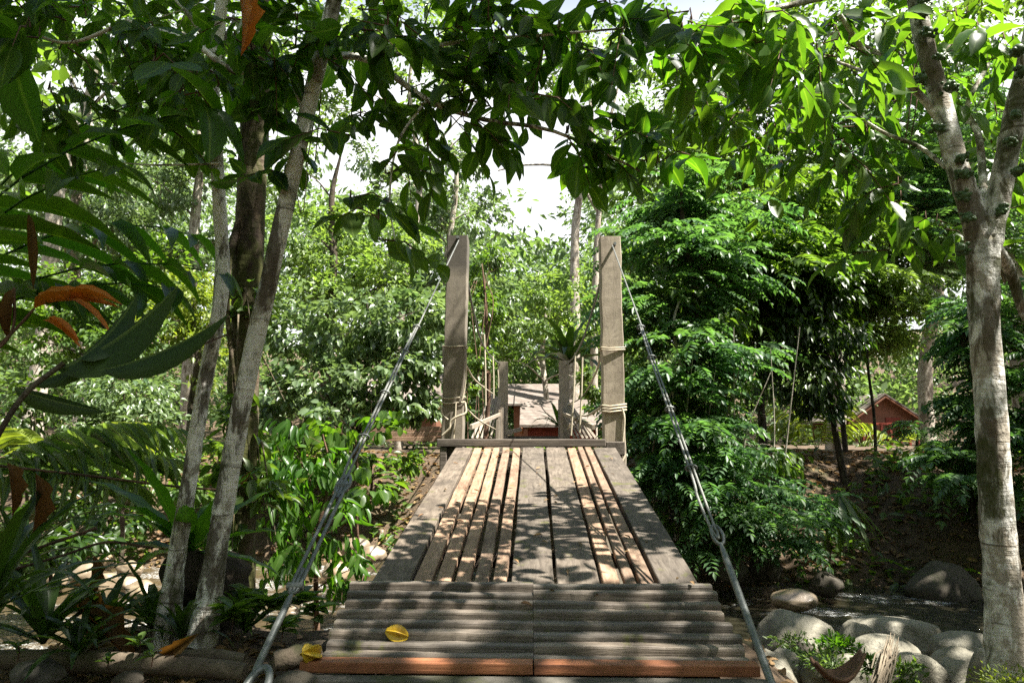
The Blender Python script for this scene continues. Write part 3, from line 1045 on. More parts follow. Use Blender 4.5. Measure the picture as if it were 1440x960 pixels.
rope([P(656, 515, 6.95), P(672, 538, 9.5), P(697, 556, 17.5)], 0.011)
rope([P(655, 574, 6.95), P(676, 592, 9.5), P(698, 604, 17.5)], 0.011)
rope([P(846, 498, 6.95), P(836, 528, 8.2), P(818, 558, 11.5), P(798, 570, 17.5)], 0.012)
rope([P(846, 572, 6.95), P(826, 584, 8.4), P(812, 586, 11), P(798, 601, 17.5)], 0.014)
rope([P(818, 584, 9.5), P(808, 598, 12), P(797, 603, 17)], 0.013)
for a, b, r in (((809, 496, 9), (803, 612, 9), 0.012), ((819, 502, 8.5), (815, 608, 8.5), 0.012), ((693, 500, 12), (694, 560, 12), 0.014), ((681, 470, 10), (683, 570, 10), 0.012), ((700, 520, 15), (701, 545, 15), 0.012)):
    rope([P(*a), P((a[0] + b[0]) / 2 + 0.6, (a[1] + b[1]) / 2, a[2]), P(*b)], r, name='hanger_rope')
rope([P(858, 345, 6.9), P(832, 440, 8.2), P(812, 494, 9.5), P(797, 512, 17.7)], 0.014, M_CABLE, 'main_cable')
rope([P(648, 340, 6.95), P(664, 430, 8.2), P(682, 490, 10), P(703, 512, 17.7)], 0.014, M_CABLE, 'main_cable')


def lashing(x0, x1, pys, D, depth, r=0.011, tilt=0.0):
    for k, py in enumerate(pys):
        z = P(700, py, D).z
        e = 0.012
        pts = [(x0 - e, D - e, z), (x0 + 0.3 * (x1 - x0), D - e - 0.006, z - 0.01), (x1 + e, D - e, z + tilt), (x1 + e, D + depth + e, z), (x0 - e, D + depth + e, z + 0.01), (x0 - e, D - e, z)]
        mb = MB(); mb.tube(pts, r, 6)
        mb.build('rope_lashing', M_ROPE, bridge)


lo = lambda py: (lzt - P(700, py, DP).z) * 0.016
lashing(lx0 - lo(486), lx1 - lo(486), (486,), DP, 0.2, 0.0065)
lashing(lx0 - lo(562), lx1 - lo(562), (559, 566), DP, 0.2, 0.0065, 0.01)
lashing(rx0, rx1, (489, 492), DP, 0.2, 0.007)
lashing(rx0, rx1, (570, 574, 578), DP, 0.2, 0.0095, 0.012)
rope([P(654, 566, 6.8), P(655, 580, 6.78), P(644, 585, 6.76), P(634, 592, 6.76), P(632, 602, 6.76), P(622, 612, 6.76)], 0.011)
rope([P(656, 500, 6.84), P(654, 540, 6.83), P(650, 562, 6.82)], 0.008)
rope([P(641, 566, 6.82), P(640, 590, 6.82), P(638, 616, 6.82)], 0.008)
rope([P(620, 570, 6.84), P(622, 582, 6.82), P(630, 590, 6.80)], 0.009)
rope([P(875, 574, 6.84), P(878, 590, 6.83), P(876, 620, 6.83), P(878, 640, 6.82), P(873, 652, 6.8)], 0.012)
for px, pyt, Dd in ((864, 344, 6.84), (644, 335, 6.84)):
    mb = MB(); q = P(px, pyt, Dd); mb.tube([q + Vector((0, -0.05, 0)), q + Vector((0, 0.26, 0))], 0.016, 8)
    mb.build('cable_pin', M_STEEL, bridge)


# two star fruits
def star_fruit(px, py, D, yaw, label, s=0.052, pitch=0.0):
    bm = bmesh.new()
    nl, na = 14, 60
    rings = []
    rot = Euler((pitch, 0.3, yaw)).to_matrix()
    for i in range(nl + 1):
        t = i / nl
        prof = math.sin(math.pi * (0.04 + 0.92 * t)) ** 0.7
        ring = []
        for j in range(na):
            a = j / na * 2 * math.pi
            r = s * prof * (0.34 + 0.66 * (1 - abs(math.sin(2.5 * a))) ** 0.8)
            ring.append(rot @ Vector(((t - 0.5) * s * 2.6, r * math.cos(a), r * math.sin(a))))
        rings.append(ring)
    zmin = min(v.z for r in rings for v in r)
    c = P(px, py, D)
    vs = [[bm.verts.new(v) for v in r] for r in rings]
    for i in range(nl):
        for j in range(na):
            bm.faces.new((vs[i][j], vs[i][(j + 1) % na], vs[i + 1][(j + 1) % na], vs[i + 1][j]))
    bm.faces.new(vs[0][::-1]); bm.faces.new(vs[-1])
    bmesh.ops.recalc_face_normals(bm, faces=bm.faces[:])
    o = bm_obj('star_fruit', bm, M_FRUIT, None, smooth=True)
    o.location = c
    return tag(o, label, 'fruit'), zmin


star_fruit(558, 891, 2.68, 0.25, 'yellow star fruit lying alone on the dark ramp battens', 0.034, 0.2)
star_fruit(438, 918, 2.50, 1.2, 'browning yellow star fruit standing on the end of the orange sill board', 0.038, 0.9)


# ------------------------------------------------------------------ rocks, logs
def boulder_mesh(seed, R, flat=0.35):
    bm = bmesh.new()
    bmesh.ops.create_icosphere(bm, subdivisions=4, radius=1)
    off = Vector((seed * 7.3, seed * 1.9, seed * 3.1))
    for v in bm.verts:
        n = v.co.copy()
        k = 1 + 0.28 * mnoise.noise(n * 0.9 + off) + 0.10 * mnoise.noise(n * 2.3 + off) + 0.03 * mnoise.noise(n * 6 + off)
        q = n * k
        # flatten a few random facets
        for j in range(5):
            fn = Vector((math.sin(seed * 3.7 + j * 2.4), math.cos(seed * 1.3 + j * 1.9), math.sin(seed + j * 0.8) * 0.9)).normalized()
            e = q.dot(fn) - 0.80
            if e > 0: q -= fn * e * 0.6
        v.co = Vector((q.x * R[0], q.y * R[1], q.z * R[2]))
    return bm


def boulder(px0, px1, pt, pb, D, label, mat=None, group=None, name='boulder', seed=None):
    c = P((px0 + px1) / 2, (pt + pb) / 2, D)
    r = M((px1 - px0) / 2, D) * 1.12
    h = M((pb - pt) / 2, D) * 1.15
    if name == 'boulder':                     # the lower part sits in the bank
        c.z -= 0.5 * h; h *= 1.5
    SEED[0] += 1
    bm = boulder_mesh(seed or SEED[0] % 97, (r, r * 0.8, h))
    o = bm_obj(name, bm, mat or M_ROCK, None, smooth=True)
    o.location = c
    return tag(o, label, 'rock', group)


BR = 'grey boulders on the near bank'
boulder(1064, 1166, 866, 916, 4.9, 'large pale boulder with a broad flat top nearest the steel anchor rod', group=BR)
boulder(1195, 1302, 868, 906, 5.5, 'low wide brown topped boulder at the edge of the dark water', group=BR)
boulder(1184, 1234, 882, 920, 4.7, 'small round grey boulder wedged between two larger ones', group=BR)
boulder(1196, 1288, 896, 950, 4.3, 'big rounded boulder behind the dry frond bundle', group=BR)
boulder(1255, 1324, 924, 975, 3.7, 'yellowish boulder at the lower edge right of the dry frond bundle', group=BR)
boulder(1316, 1400, 890, 926, 4.9, 'brown banded boulder beside the fig trunk', group=BR)
boulder(1322, 1385, 914, 944, 4.4, 'flat grey rock under the brown banded boulder', group=BR)
boulder(1315, 1372, 930, 985, 3.8, 'smooth grey boulder at the lower edge left of the fig trunk', group=BR)
boulder(1362, 1402, 922, 985, 3.5, 'tall pale rock leaning against the foot of the fig trunk', group=BR)
boulder(1160, 1192, 914, 940, 4.3, 'small mossy stone among the weeds', group=BR)
boulder(1072, 1130, 918, 960, 3.9, 'greenish boulder under the weeds right of the anchor rod', M_ROCK, group=BR)
boulder(1056, 1120, 932, 985, 3.2, 'white grey boulder at the foot of the right anchor rod', group=BR)
boulder(1105, 1150, 908, 930, 4.5, 'flat mossy stone in front of the large pale boulder', M_ROCKM, group=BR)
boulder(1168, 1230, 930, 980, 3.7, 'half buried grey stone behind the brown palm husk', group=BR)
boulder(1130, 1170, 926, 960, 3.8, 'low grey stone left of the brown palm husk', group=BR)
boulder(1088, 1142, 830, 846, 7.4, 'flat tan rock breaking the surface of the dark stream', M_ROCKW)
boulder(1284, 1366, 796, 846, 8.9, 'big dark sloping boulder at the foot of the far bank', M_ROCKM)
boulder(1056, 1096, 776, 802, 9.0, 'round grey stone low in the far bank', M_ROCKM)
boulder(1010, 1050, 785, 806, 8.8, 'dark stone beside the far water edge', M_ROCKM)
boulder(1080, 1096, 794, 808, 8.8, 'small brown stone at the far water edge', M_ROCKM)
boulder(1140, 1180, 806, 826, 8.7, 'low brown stone in the leaf litter of the far shore', M_ROCKM)
LS = 'stones in the sunlit stream on the left'
rr = np.random.default_rng(12)
LIST = [(128, 165, 806, 836, 9, 'orange stained'), (166, 196, 812, 836, 8.6, 'wet tan'), (98, 140, 796, 826, 9.2, 'pale cream'), (132, 160, 778, 800, 9.8, 'round white'), (168, 200, 790, 812, 9.4, 'low orange brown'),
        (180, 216, 818, 846, 7.9, 'flat ochre'), (78, 106, 782, 806, 9.6, 'small buff'), (60, 92, 802, 830, 8.8, 'brown'), (300, 330, 800, 820, 8.8, 'grey brown'), (402, 440, 786, 810, 9.4, 'sandy'),
        (456, 492, 792, 818, 8.6, 'tan'), (480, 516, 758, 782, 9.4, 'pale ridge backed'), (392, 420, 852, 868, 7.4, 'white'), (508, 540, 768, 790, 8.4, 'cream')]
WHERE = ['left of the leaning trunks', 'beside the little rapid', 'above the rapid', 'behind the rapid', 'right of the white stone', 'nearest the strap leaves', 'at the left end of the stream', 'behind the dark strap leaves', 'between the two leaning trunks', 'behind the weeping shrub', 'beside the bridge ramp', 'on the gravel bar', 'in the bright riffle', 'under the bridge edge']
for (a, b, c, d, D, k), wh in zip(LIST, WHERE):
    boulder(a, b, c, d, D, f'{k} stone {wh} in the left stream', M_ROCKW, LS, 'stream_stone')

stones = []
for i in range(46):                         # cobbles on the far left shore and the right bank
    if i < 30:
        px, D = rr.uniform(60, 600), rr.uniform(9.6, 12.0)
    else:
        px, D = rr.uniform(1060, 1420), rr.uniform(3.4, 5.6)
    g = on_ground(px, D)
    bm = boulder_mesh(i + 3, (1, 0.8, 0.7)) if i < 6 else None
    s = rr.uniform(0.06, 0.17)
    if i < 6:
        o = bm_obj('cobble', bm, M_ROCK if i % 2 else M_ROCKW, None, smooth=True); stones.append(o)
    else:
        o = stones[i % 6].copy(); C.objects.link(o)
    o.location = g + Vector((0, 0, s * 0.15)); o.scale = (s, s, s); o.rotation_euler = (0, 0, rr.uniform(0, 6))
    if i < 30: tag(o, 'small cobble scattered on the gravel of the far left shore', 'stone', 'cobbles on the far left shore')
    else: tag(o, 'small cobble lying among the boulders of the near right bank', 'stone', 'cobbles on the near right bank')


def log(name, label, cat, pts, rs, mat, n=20):
    mb = MB()
    q = spline(pts, n)
    mb.tube(q, radii(rs, len(q)), 10, rng_next(), 0.08)
    return tag(mb.build(name, mat), label, cat)


log('fallen_log', 'long dark mossy log lying along the ground at the lower left', 'log', [P(-60, 925, 2.75), P(120, 930, 2.72), P(260, 936, 2.7), P(345, 944, 2.68)], [0.035, 0.04, 0.036, 0.03], M_LOG)
log('fallen_log', 'short pale log resting on the long log under the leaning trunks', 'log', [P(215, 926, 2.86), P(290, 922, 2.84), P(345, 928, 2.82)], [0.022, 0.03, 0.024], M_LOG)
log('fallen_log', 'dark log between the left anchor and the ramp sill', 'log', [P(385, 930, 2.62), P(430, 920, 2.68), P(500, 905, 2.95)], [0.035, 0.045, 0.03], M_LOG)
boulder(24, 82, 930, 965, 2.55, 'flat grey slab on the ground at the lower left corner', M_SILL, None, 'ground_slab')
boulder(165, 200, 944, 956, 2.6, 'small brown stone in front of the long log', M_ROCKM)
boulder(386, 440, 948, 972, 2.4, 'dark lump of earth beside the ramp sill', M_ROCKM, None, 'earth_lump')


# ------------------------------------------------------------------ tree builder
def tree(name, label, cat, trunk_pts, trunk_r, blobs, mat_bark, mat_leaf, leaf_fn, group=None, extra=None, limbs=True, roughness=0.07, sides=12, fork=0.35, crown='crown', nt=40, limb_r=0.35):
    """blobs: (centre Vector, (rx,ry,rz), count)"""
    base = Vector(trunk_pts[0])
    t = thing(name, label, cat, base, group)
    rng = rng_next()
    mb = MB()
    q = spline(trunk_pts, nt)
    rs = radii(trunk_r, len(q))
    mb.tube(q, rs, sides, rng, roughness)
    if limbs:
        for c, R, n in blobs:
            c = Vector(c)
            # nearest start on the trunk, lower than the blob
            best = min(range(int(len(q) * fork), len(q)), key=lambda i: (q[i] - (c - Vector((0, 0, 0.6 * (c - q[i]).length)))).length)
            a = q[best]
            mid = a.lerp(c, 0.5) + Vector((rng.uniform(-.1, .1), rng.uniform(-.1, .1), 0.08)) * (c - a).length
            r0 = rs[best] * limb_r
            pp = spline([a, mid, c], 10)
            mb.tube(pp, radii([r0, r0 * 0.6, r0 * 0.2], len(pp)), 6)
            for k in range(5):
                e = c + Vector(rng.normal(size=3)) * 0.55 * Vector(R).length * 0.6
                mb.tube([mid.lerp(c, 0.3 + 0.12 * k), mid.lerp(e, 0.6), e], [r0 * 0.3, r0 * 0.2, r0 * 0.08], 4)
    if extra: extra(mb, rng, t)
    mb.build('trunk', mat_bark, t)
    mb = MB()
    for c, R, n in blobs:
        leaf_fn(mb, rng, c, R, n)
    if mb.n:
        mb.build(crown, mat_leaf, t)
    return t


def lf(T, L, asp=0.45, droop=0.5, per=40, spread=0.22, shell=0.55, flat=0.9):
    k = 1.8 if T is T_LOW else 1.0
    if T is T_LOW: spread = min(spread, 0.165)
    return lambda mb, rng, c, R, n: add_leaves(mb, rng, T, c, R, int(n * k), L * (0.80 if k > 1 else 1), asp, droop, per, spread, shell, flat)


def sp(L, pairs=6, lfr=0.25, asp=0.44, droop=0.4, per=14, spread=0.2, shell=0.6):
    return lambda mb, rng, c, R, n: add_sprays(mb, rng, c, R, int(n * 1.5), L, pairs, lfr, asp, droop, per, spread, shell)


def blobs_px(lst, dn=1.0, depth=1.0):
    """(px,py,rx_px,ry_px,D,count) -> world ellipsoids"""
    out = []
    for px, py, rx, ry, D, n in lst:
        out.append((P(px, py, D), (M(rx, D), M(rx, D) * depth, M(ry, D)), int(n * dn)))
    return out


# ------------------------------------------------------------------ near trees on the left
def trunk_line(lst):
    return [P(px, py, D) for px, py, D in lst]


# leaning pale trunk with the canopy over the bridge
TL = trunk_line([(283, 905, 3.05), (300, 800, 3.05), (318, 690, 3.03), (345, 545, 3.0), (378, 395, 2.95), (412, 245, 2.9), (447, 95, 2.85), (478, -40, 2.8), (500, -220, 2.75)])
canopy = [
    (40, 40, 90, 70, 2.7, 70), (150, 60, 90, 65, 2.8, 85), (250, 50, 80, 70, 2.8, 85), (350, 50, 80, 60, 2.7, 80), (440, 60, 70, 60, 2.8, 70),
    (540, 60, 80, 70, 2.7, 90), (630, 60, 75, 60, 2.8, 85), (720, 45, 70, 55, 2.8, 75), (800, 50, 75, 45, 2.9, 70), (880, 40, 60, 50, 2.8, 60),
    (560, 150, 70, 50, 2.75, 60), (640, 150, 55, 45, 2.75, 55), (715, 155, 55, 28, 2.8, 48), (790, 180, 55, 24, 2.85, 46), (860, 208, 44, 24, 2.9, 40), (915, 235, 24, 20, 2.95, 22),
    (510, 170, 34, 40, 2.8, 30), (538, 245, 20, 36, 2.75, 20), (534, 318, 18, 26, 2.7, 20), (486, 285, 12, 12, 2.75, 8), (380, 130, 50, 35, 2.9, 32), (300, 130, 55, 40, 2.8, 40),
    (230, 165, 40, 25, 2.9, 22), (415, 250, 14, 16, 3.0, 9), (960, 60, 40, 70, 2.8, 45), (690, 110, 70, 40, 3.0, 50),
    (230, 120, 60, 30, 2.4, -7), (60, 40, 60, 40, 2.3, -5), (110, 120, 70, 50, 3.0, 45), (60, 130, 60, 40, 2.9, 40)]
high = [(Vector((-1.8, 1.6, 4.6)), (1.6, 1.4, 0.8), 420), (Vector((0.5, 1.4, 4.9)), (1.4, 1.3, 0.7), 330), (Vector((-2.8, 3.6, 5.0)), (1.5, 1.4, 0.9), 420), (Vector((2.2, 0.6, 5.0)), (1.4, 1.3, 0.7), 180)]


def canopy_leaves(mb, rng, c, R, n):
    big = n < 0
    if big: sprigs(mb, rng, c, R, abs(n), 4, 0.16, T_NEARS, 0.24, 0.44, (0.1, 0, -0.2), 0.7)
    else: sprigs(mb, rng, c, R, int(n * 0.90), 8, 0.26, T_NEARS, 0.128, 0.50, (0.30, 0, -0.15), 0.55, n < 120)


def canopy_branches(mb, rng, t):
    for pts, r in (([(432, 160, 2.87), (400, 92, 2.86), (330, 100, 2.85), (270, 60, 2.8), (180, 30, 2.8)], 0.024), ([(452, 78, 2.85), (520, 85, 2.8), (600, 140, 2.75), (680, 168, 2.8), (780, 185, 2.85), (900, 240, 2.95)], 0.017),
                   ([(600, 140, 2.75), (560, 200, 2.75), (548, 280, 2.72), (556, 340, 2.7)], 0.007), ([(520, 85, 2.8), (640, 60, 2.8), (760, 50, 2.85), (880, 40, 2.8)], 0.012),
                   ([(412, 245, 2.9), (425, 300, 2.95), (432, 240, 2.9), (440, 150, 2.9)], 0.003), ([(470, 0, 2.82), (560, -60, 2.6), (700, -160, 2.4)], 0.02),
                   ([(310, 230, 2.9), (220, 232, 2.95), (150, 228, 3.0)], 0.006), ([(180, 30, 2.8), (90, 60, 2.8), (0, 20, 2.7)], 0.01)):
        q = spline(trunk_line(pts), 24)
        mb.tube(q, radii([r, r * 0.7, r * 0.35], len(q)), 7, rng, 0.06)


tl = tree('leaning_tree', 'pale lichen spotted trunk leaning right with dark broad leaves hanging over the bridge', 'tree', TL, [0.066, 0.048, 0.043, 0.042, 0.039, 0.037, 0.035, 0.033, 0.028],
     blobs_px(canopy) + high, B_PALE, L_NEAR, canopy_leaves, extra=canopy_branches, limbs=False, sides=14)

twig_part(tl, B_TWIG)
# second slimmer trunk
TL2 = trunk_line([(232, 912, 3.1), (246, 800, 3.1), (264, 690, 3.1), (284, 560, 3.12), (312, 400, 3.15), (306, 250, 3.15), (300, 120, 3.15), (312, 0, 3.1), (318, -150, 3.1)])
tree('slim_tree', 'slimmer grey trunk left of the leaning one, mossy and dark in its upper half', 'tree', TL2, [0.060, 0.040, 0.035, 0.033, 0.034, 0.031, 0.029, 0.028, 0.022],
     [(P(300, -60, 3.2), (0.9, 0.9, 0.5), 260), (P(120, -40, 3.4), (0.9, 0.8, 0.4), 220)] + blobs_px([(200, 20, 70, 40, 3.3, 40), (330, 20, 70, 40, 3.4, 40)]), B_PALE, L_NEAR, canopy_leaves, limbs=True, fork=0.8, limb_r=0.5)

TWIGS.clear()
# thick reddish trunk behind
TL3 = trunk_line([(322, 905, 4.3), (334, 760, 4.3), (340, 600, 4.3), (346, 440, 4.3), (352, 300, 4.3), (358, 190, 4.3), (362, 0, 4.3), (364, -200, 4.3), (370, -420, 4.3)])
tree('thick_tree', 'thick reddish brown trunk behind the two pale trunks with dry fibres on it', 'tree', TL3, [0.15, 0.105, 0.095, 0.092, 0.094, 0.095, 0.09, 0.08, 0.06],
     [(P(370, -400, 4.3), (1.8, 1.6, 0.9), 1300), (P(250, -260, 4.6), (1.2, 1.2, 0.7), 700), (P(370, 110, 4.3), (0.26, 0.3, 0.30), 170), (P(345, 470, 4.25), (0.15, 0.16, 0.40), 90), (P(342, 620, 4.25), (0.17, 0.16, 0.35), 110), (P(350, 730, 4.2), (0.22, 0.2, 0.30), 120), (P(520, -300, 4.4), (1.2, 1.2, 0.6), 600)], B_RED, L_MID, lf(T_MID, 0.11, 0.5, 0.6, 20, 0.25), fork=0.55)


# ------------------------------------------------------------------ fig tree on the right
FT = trunk_line([(1418, 975, 3.2), (1412, 850, 3.2), (1400, 700, 3.2), (1392, 560, 3.2), (1384, 450, 3.2), (1382, 345, 3.2)])
fig = [(985, 60, 45, 60, 3.2, 40), (1060, 50, 60, 45, 3.0, 36), (1130, 60, 55, 50, 3.2, 34), (1200, 60, 60, 50, 3.3, 36), (1270, 120, 50, 50, 3.9, 30), (1350, 30, 60, 40, 3.8, 34), (1420, 60, 50, 60, 3.8, 34),
       (975, 165, 35, 30, 3.6, 18), (1010, 150, 40, 40, 3.7, 24), (1080, 150, 55, 40, 3.8, 36), (1150, 190, 55, 45, 3.8, 34), (1220, 210, 50, 45, 3.7, 34), (1270, 260, 45, 40, 3.6, 26), (1300, 310, 30, 40, 3.6, 14),
       (1400, 180, 50, 60, 4.0, 32), (1430, 280, 40, 50, 4.0, 22), (1140, 120, 60, 40, 4.2, 36), (1240, 30, 60, 30, 4.0, 30), (1040, 110, 50, 40, 4.2, 30), (1330, 110, 40, 60, 4.3, 26), (1250, 330, 30, 30, 3.7, 10), (1110, 220, 40, 30, 4.2, 16)]


def fig_leaves(mb, rng, c, R, n):
    sprigs(mb, rng, c, R, int(n * 1.35), 6, 0.32, T_FIGS, 0.160, 0.45, (-0.15, 0, -0.15), 0.50, n < 60)


FIG_L = [(1382, 345, 3.2), (1366, 290, 3.22), (1345, 230, 3.25), (1322, 140, 3.3), (1300, 60, 3.32), (1286, -20, 3.35), (1270, -200, 3.4)]
FIG_R = [(1384, 350, 3.2), (1398, 300, 3.18), (1412, 240, 3.15), (1430, 150, 3.1), (1450, 60, 3.05), (1475, -100, 3.0)]


def fig_branches(mb, rng, t):
    for pts, r in ((FIG_L, [0.068, 0.056, 0.050, 0.047, 0.045, 0.04, 0.035]), (FIG_R, [0.07, 0.056, 0.050, 0.047, 0.042, 0.035]),
                   ([(1318, 165, 3.3), (1290, 130, 3.3), (1262, 105, 3.3), (1240, 95, 3.3), (1215, 72, 3.3), (1180, 20, 3.2)], [0.02, 0.016, 0.012]),
                   ([(1330, 235, 3.28), (1290, 205, 3.4), (1240, 185, 3.5), (1190, 150, 3.6), (1160, 120, 3.7)], [0.012, 0.009, 0.005]),
                   ([(1385, 345, 3.3), (1382, 250, 3.6), (1376, 190, 3.7), (1360, 150, 3.8), (1390, 90, 3.9)], [0.022, 0.018, 0.012]),
                   ([(1395, 340, 3.25), (1420, 380, 3.4), (1436, 430, 3.5), (1445, 450, 3.5)], [0.028, 0.025, 0.02]),
                   ([(1290, -10, 3.35), (1200, -10, 3.3), (1100, 10, 3.1), (1020, 30, 3.0), (970, 60, 3.1)], [0.02, 0.014, 0.006])):
        q = spline(trunk_line(pts), 30)
        mb.tube(q, radii(r, len(q)), 12, rng, 0.06)


figt = tree('fig_tree', 'pale ringed fig tree forking at the right edge, green figs clustered on its limbs', 'tree', FT, [0.092, 0.074, 0.066, 0.064, 0.062, 0.072],
            blobs_px(fig) + [(Vector((3.0, 2.0, 4.6)), (1.8, 1.5, 0.7), 125), (Vector((1.9, 3.2, 4.4)), (1.2, 0.8, 0.6), 36)], B_FIG, L_FIG, fig_leaves, extra=fig_branches, limbs=False, sides=18, roughness=0.05)
twig_part(figt, B_TWIG)
rg = np.random.default_rng(77)
base_fig = None
for px, py, D, sx in [(1300, 15, 3.22, 1.2), (1305, 45, 3.22, 1.0), (1296, 110, 3.25, 1.0), (1336, 122, 3.2, 1.1), (1322, 80, 3.2, 0.7), (1318, 180, 3.2, 0.8), (1352, 222, 3.18, 0.8), (1356, 245, 3.18, 0.9), (1356, 275, 3.15, 0.9), (1362, 305, 3.12, 0.8),
                      (1432, 70, 3.0, 1.0), (1438, 100, 3.0, 0.9), (1422, 200, 3.05, 0.8), (1432, 240, 3.05, 0.9), (1410, 295, 3.1, 0.8), (1352, 350, 3.12, 1.0), (1300, 0, 3.25, 1.0), (1428, 160, 3.03, 0.8)]:
    c = P(px, py, D)
    mb = MB()
    bmt = bmesh.new(); bmesh.ops.create_icosphere(bmt, subdivisions=2, radius=1)
    tv = np.array([v.co[:] for v in bmt.verts]); tf_ = np.array([[v.index for v in f.verts] for f in bmt.faces]); bmt.free()
    mb.add(tv * 0.027 * sx + np.array(c), tf_)
    for k in range(int(22 * sx)):
        p = np.array(c) + np.clip(rg.normal(size=3), -1.25, 1.25) * np.array([0.022, 0.018, 0.018]) * sx
        mb.add(tv * rg.uniform(0.007, 0.0125) + p, tf_)
    mb.build('fig_cluster', M_FIG, figt)

# ------------------------------------------------------------------ mid-distance and far trees
PINT = 'pinnate leaved trees on the far right bank'
FART = 'forest trees beyond the stream'


def mtree(name, label, base_px, D, r0, blobs, bark, leafm, fn, group=None, lean=0, top=None, z0=None, cat='tree', **kw):
    g = on_ground(base_px, D)
    if z0 is not None: g.z = z0
    cs = [b[0] for b in blobs]
    hi = max(c.z for c in cs)
    cx = sum(c.x for c in cs) / len(cs); cy = sum(c.y for c in cs) / len(cs)
    tp = Vector((g.x * 0.5 + cx * 0.5 + lean, g.y * 0.5 + cy * 0.5, hi)) if top is None else top
    j = (hi - g.z) * 0.03
    rn = random.Random(SEED[0])
    pts = [g - Vector((0, 0, 0.15))] + [g.lerp(tp, k) + Vector((rn.uniform(-j, j), rn.uniform(-j, j), 0)) for k in (0.3, 0.6, 0.85)] + [tp]
    return tree(name, label, cat, pts, [r0 * 1.25, r0, r0 * 0.85, r0 * 0.6, r0 * 0.25], blobs, bark, leafm, fn, group, fork=kw.pop('fork', 0.35), **kw)


mtree('broadleaf_shrub', 'mixed broad leaved shrub with bare dead stems growing up through the pinnate trees', 950, 10.0, 0.04, blobs_px([
    (940, 590, 40, 35, 9.7, 260), (1000, 560, 40, 35, 9.9, 240), (905, 500, 30, 40, 9.9, 200), (1015, 455, 40, 30, 10.3, 220), (960, 420, 35, 30, 10.1, 200), (1085, 640, 40, 22, 9.6, 160), (960, 730, 40, 20, 9.0, 120)]),
      B_GREY, L_MID, lf(T_MID, 0.15, 0.42, 0.8, 16, 0.26), None, cat='shrub',
      extra=lambda mb, rng, t: [mb.tube(spline([P(920 + 22 * k, 720, 9.6), P(925 + 22 * k + rng.uniform(-10, 10), 620, 9.5), P(940 + 22 * k + rng.uniform(-25, 25), 520 - 30 * (k % 3), 9.5)], 12), radii([0.018, 0.012, 0.005], 13), 5) for k in range(9)])
# the big dark pinnate group on the right bank
mtree('pinnate_tree', 'dense green pinnate leaved tree directly right of the sandy bridge post', 985, 10.6, 0.06, blobs_px([
    (930, 330, 60, 60, 10.6, 130), (920, 430, 55, 60, 10.2, 130), (970, 500, 70, 60, 10.0, 150), (915, 560, 45, 50, 10.0, 100), (990, 380, 70, 60, 10.5, 150), (960, 600, 60, 50, 9.8, 120), (1010, 290, 70, 50, 11, 130), (930, 260, 50, 40, 11, 80)]),
      B_DARK, L_PIN, sp(0.50, 8), PINT)
mtree('pinnate_tree', 'low pinnate leaved shrub drooping over the far bank beside the bridge cable', 1030, 9.6, 0.035, blobs_px([
    (950, 680, 55, 40, 9.4, 110), (1010, 700, 60, 45, 9.3, 130), (1070, 720, 60, 40, 9.2, 120), (1040, 650, 60, 40, 9.5, 90), (920, 650, 40, 40, 9.4, 60), (985, 640, 50, 40, 9.5, 90), (1110, 740, 35, 25, 9.1, 40), (1000, 760, 50, 20, 9.1, 30)]),
      B_DARK, L_PIN, sp(0.40, 7), PINT, cat='shrub')
mtree('pinnate_tree', 'pinnate leaved tree with a sunlit top tuft behind the dark hanging foliage', 1075, 12.5, 0.065, blobs_px([
    (1080, 370, 70, 40, 11.8, 190), (1040, 430, 60, 50, 12.2, 130), (1120, 420, 60, 40, 12.3, 130), (1030, 340, 70, 40, 12.5, 150), (1130, 330, 70, 40, 13, 150), (1090, 300, 80, 40, 13.5, 150)]),
      B_DARK, L_MID, sp(0.62, 7, 0.30, 0.40), PINT)
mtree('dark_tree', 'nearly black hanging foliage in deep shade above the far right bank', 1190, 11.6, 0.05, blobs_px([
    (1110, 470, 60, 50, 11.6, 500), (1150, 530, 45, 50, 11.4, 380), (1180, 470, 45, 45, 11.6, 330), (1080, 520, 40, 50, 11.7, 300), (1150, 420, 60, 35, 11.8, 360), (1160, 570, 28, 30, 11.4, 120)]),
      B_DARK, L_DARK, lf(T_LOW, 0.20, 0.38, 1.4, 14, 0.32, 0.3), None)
mtree('sapling', 'thin straight sapling with a light green crown in front of the brown hut', 1228, 12.8, 0.028, blobs_px([
    (1225, 385, 50, 24, 12.6, 100), (1260, 420, 50, 30, 12.8, 90), (1205, 440, 40, 40, 12.8, 80), (1255, 462, 36, 30, 12.8, 70), (1210, 400, 45, 30, 12.7, 80)]),
      B_DARK, L_BRIGHT, sp(0.48, 8), PINT, z0=0.1)
mtree('pinnate_tree', 'dark pinnate leaved bush at the right edge behind the fig trunk', 1370, 10.2, 0.05, blobs_px([
    (1385, 480, 40, 45, 10.4, 110), (1410, 440, 50, 45, 10.4, 120), (1450, 540, 50, 60, 10, 150), (1385, 570, 30, 40, 10, 80), (1340, 655, 28, 22, 9.4, 45), (1430, 650, 50, 50, 9.8, 120), (1385, 620, 24, 30, 9.8, 40)]),
      B_DARK, L_PIN, sp(0.46, 8), PINT)
mtree('pinnate_tree', 'tall pinnate leaved tree at the back right under the fig leaves', 1440, 15.5, 0.17, blobs_px([
    (1200, 320, 80, 50, 15, 180), (1290, 340, 70, 60, 15, 170), (1380, 330, 80, 60, 15, 180), (1240, 250, 90, 50, 15.5, 180), (1340, 240, 90, 60, 15.5, 180), (1440, 250, 70, 60, 15.5, 130), (1300, 150, 110, 60, 16, 200)]),
      B_GREY, L_PIN, sp(0.62, 8), PINT)
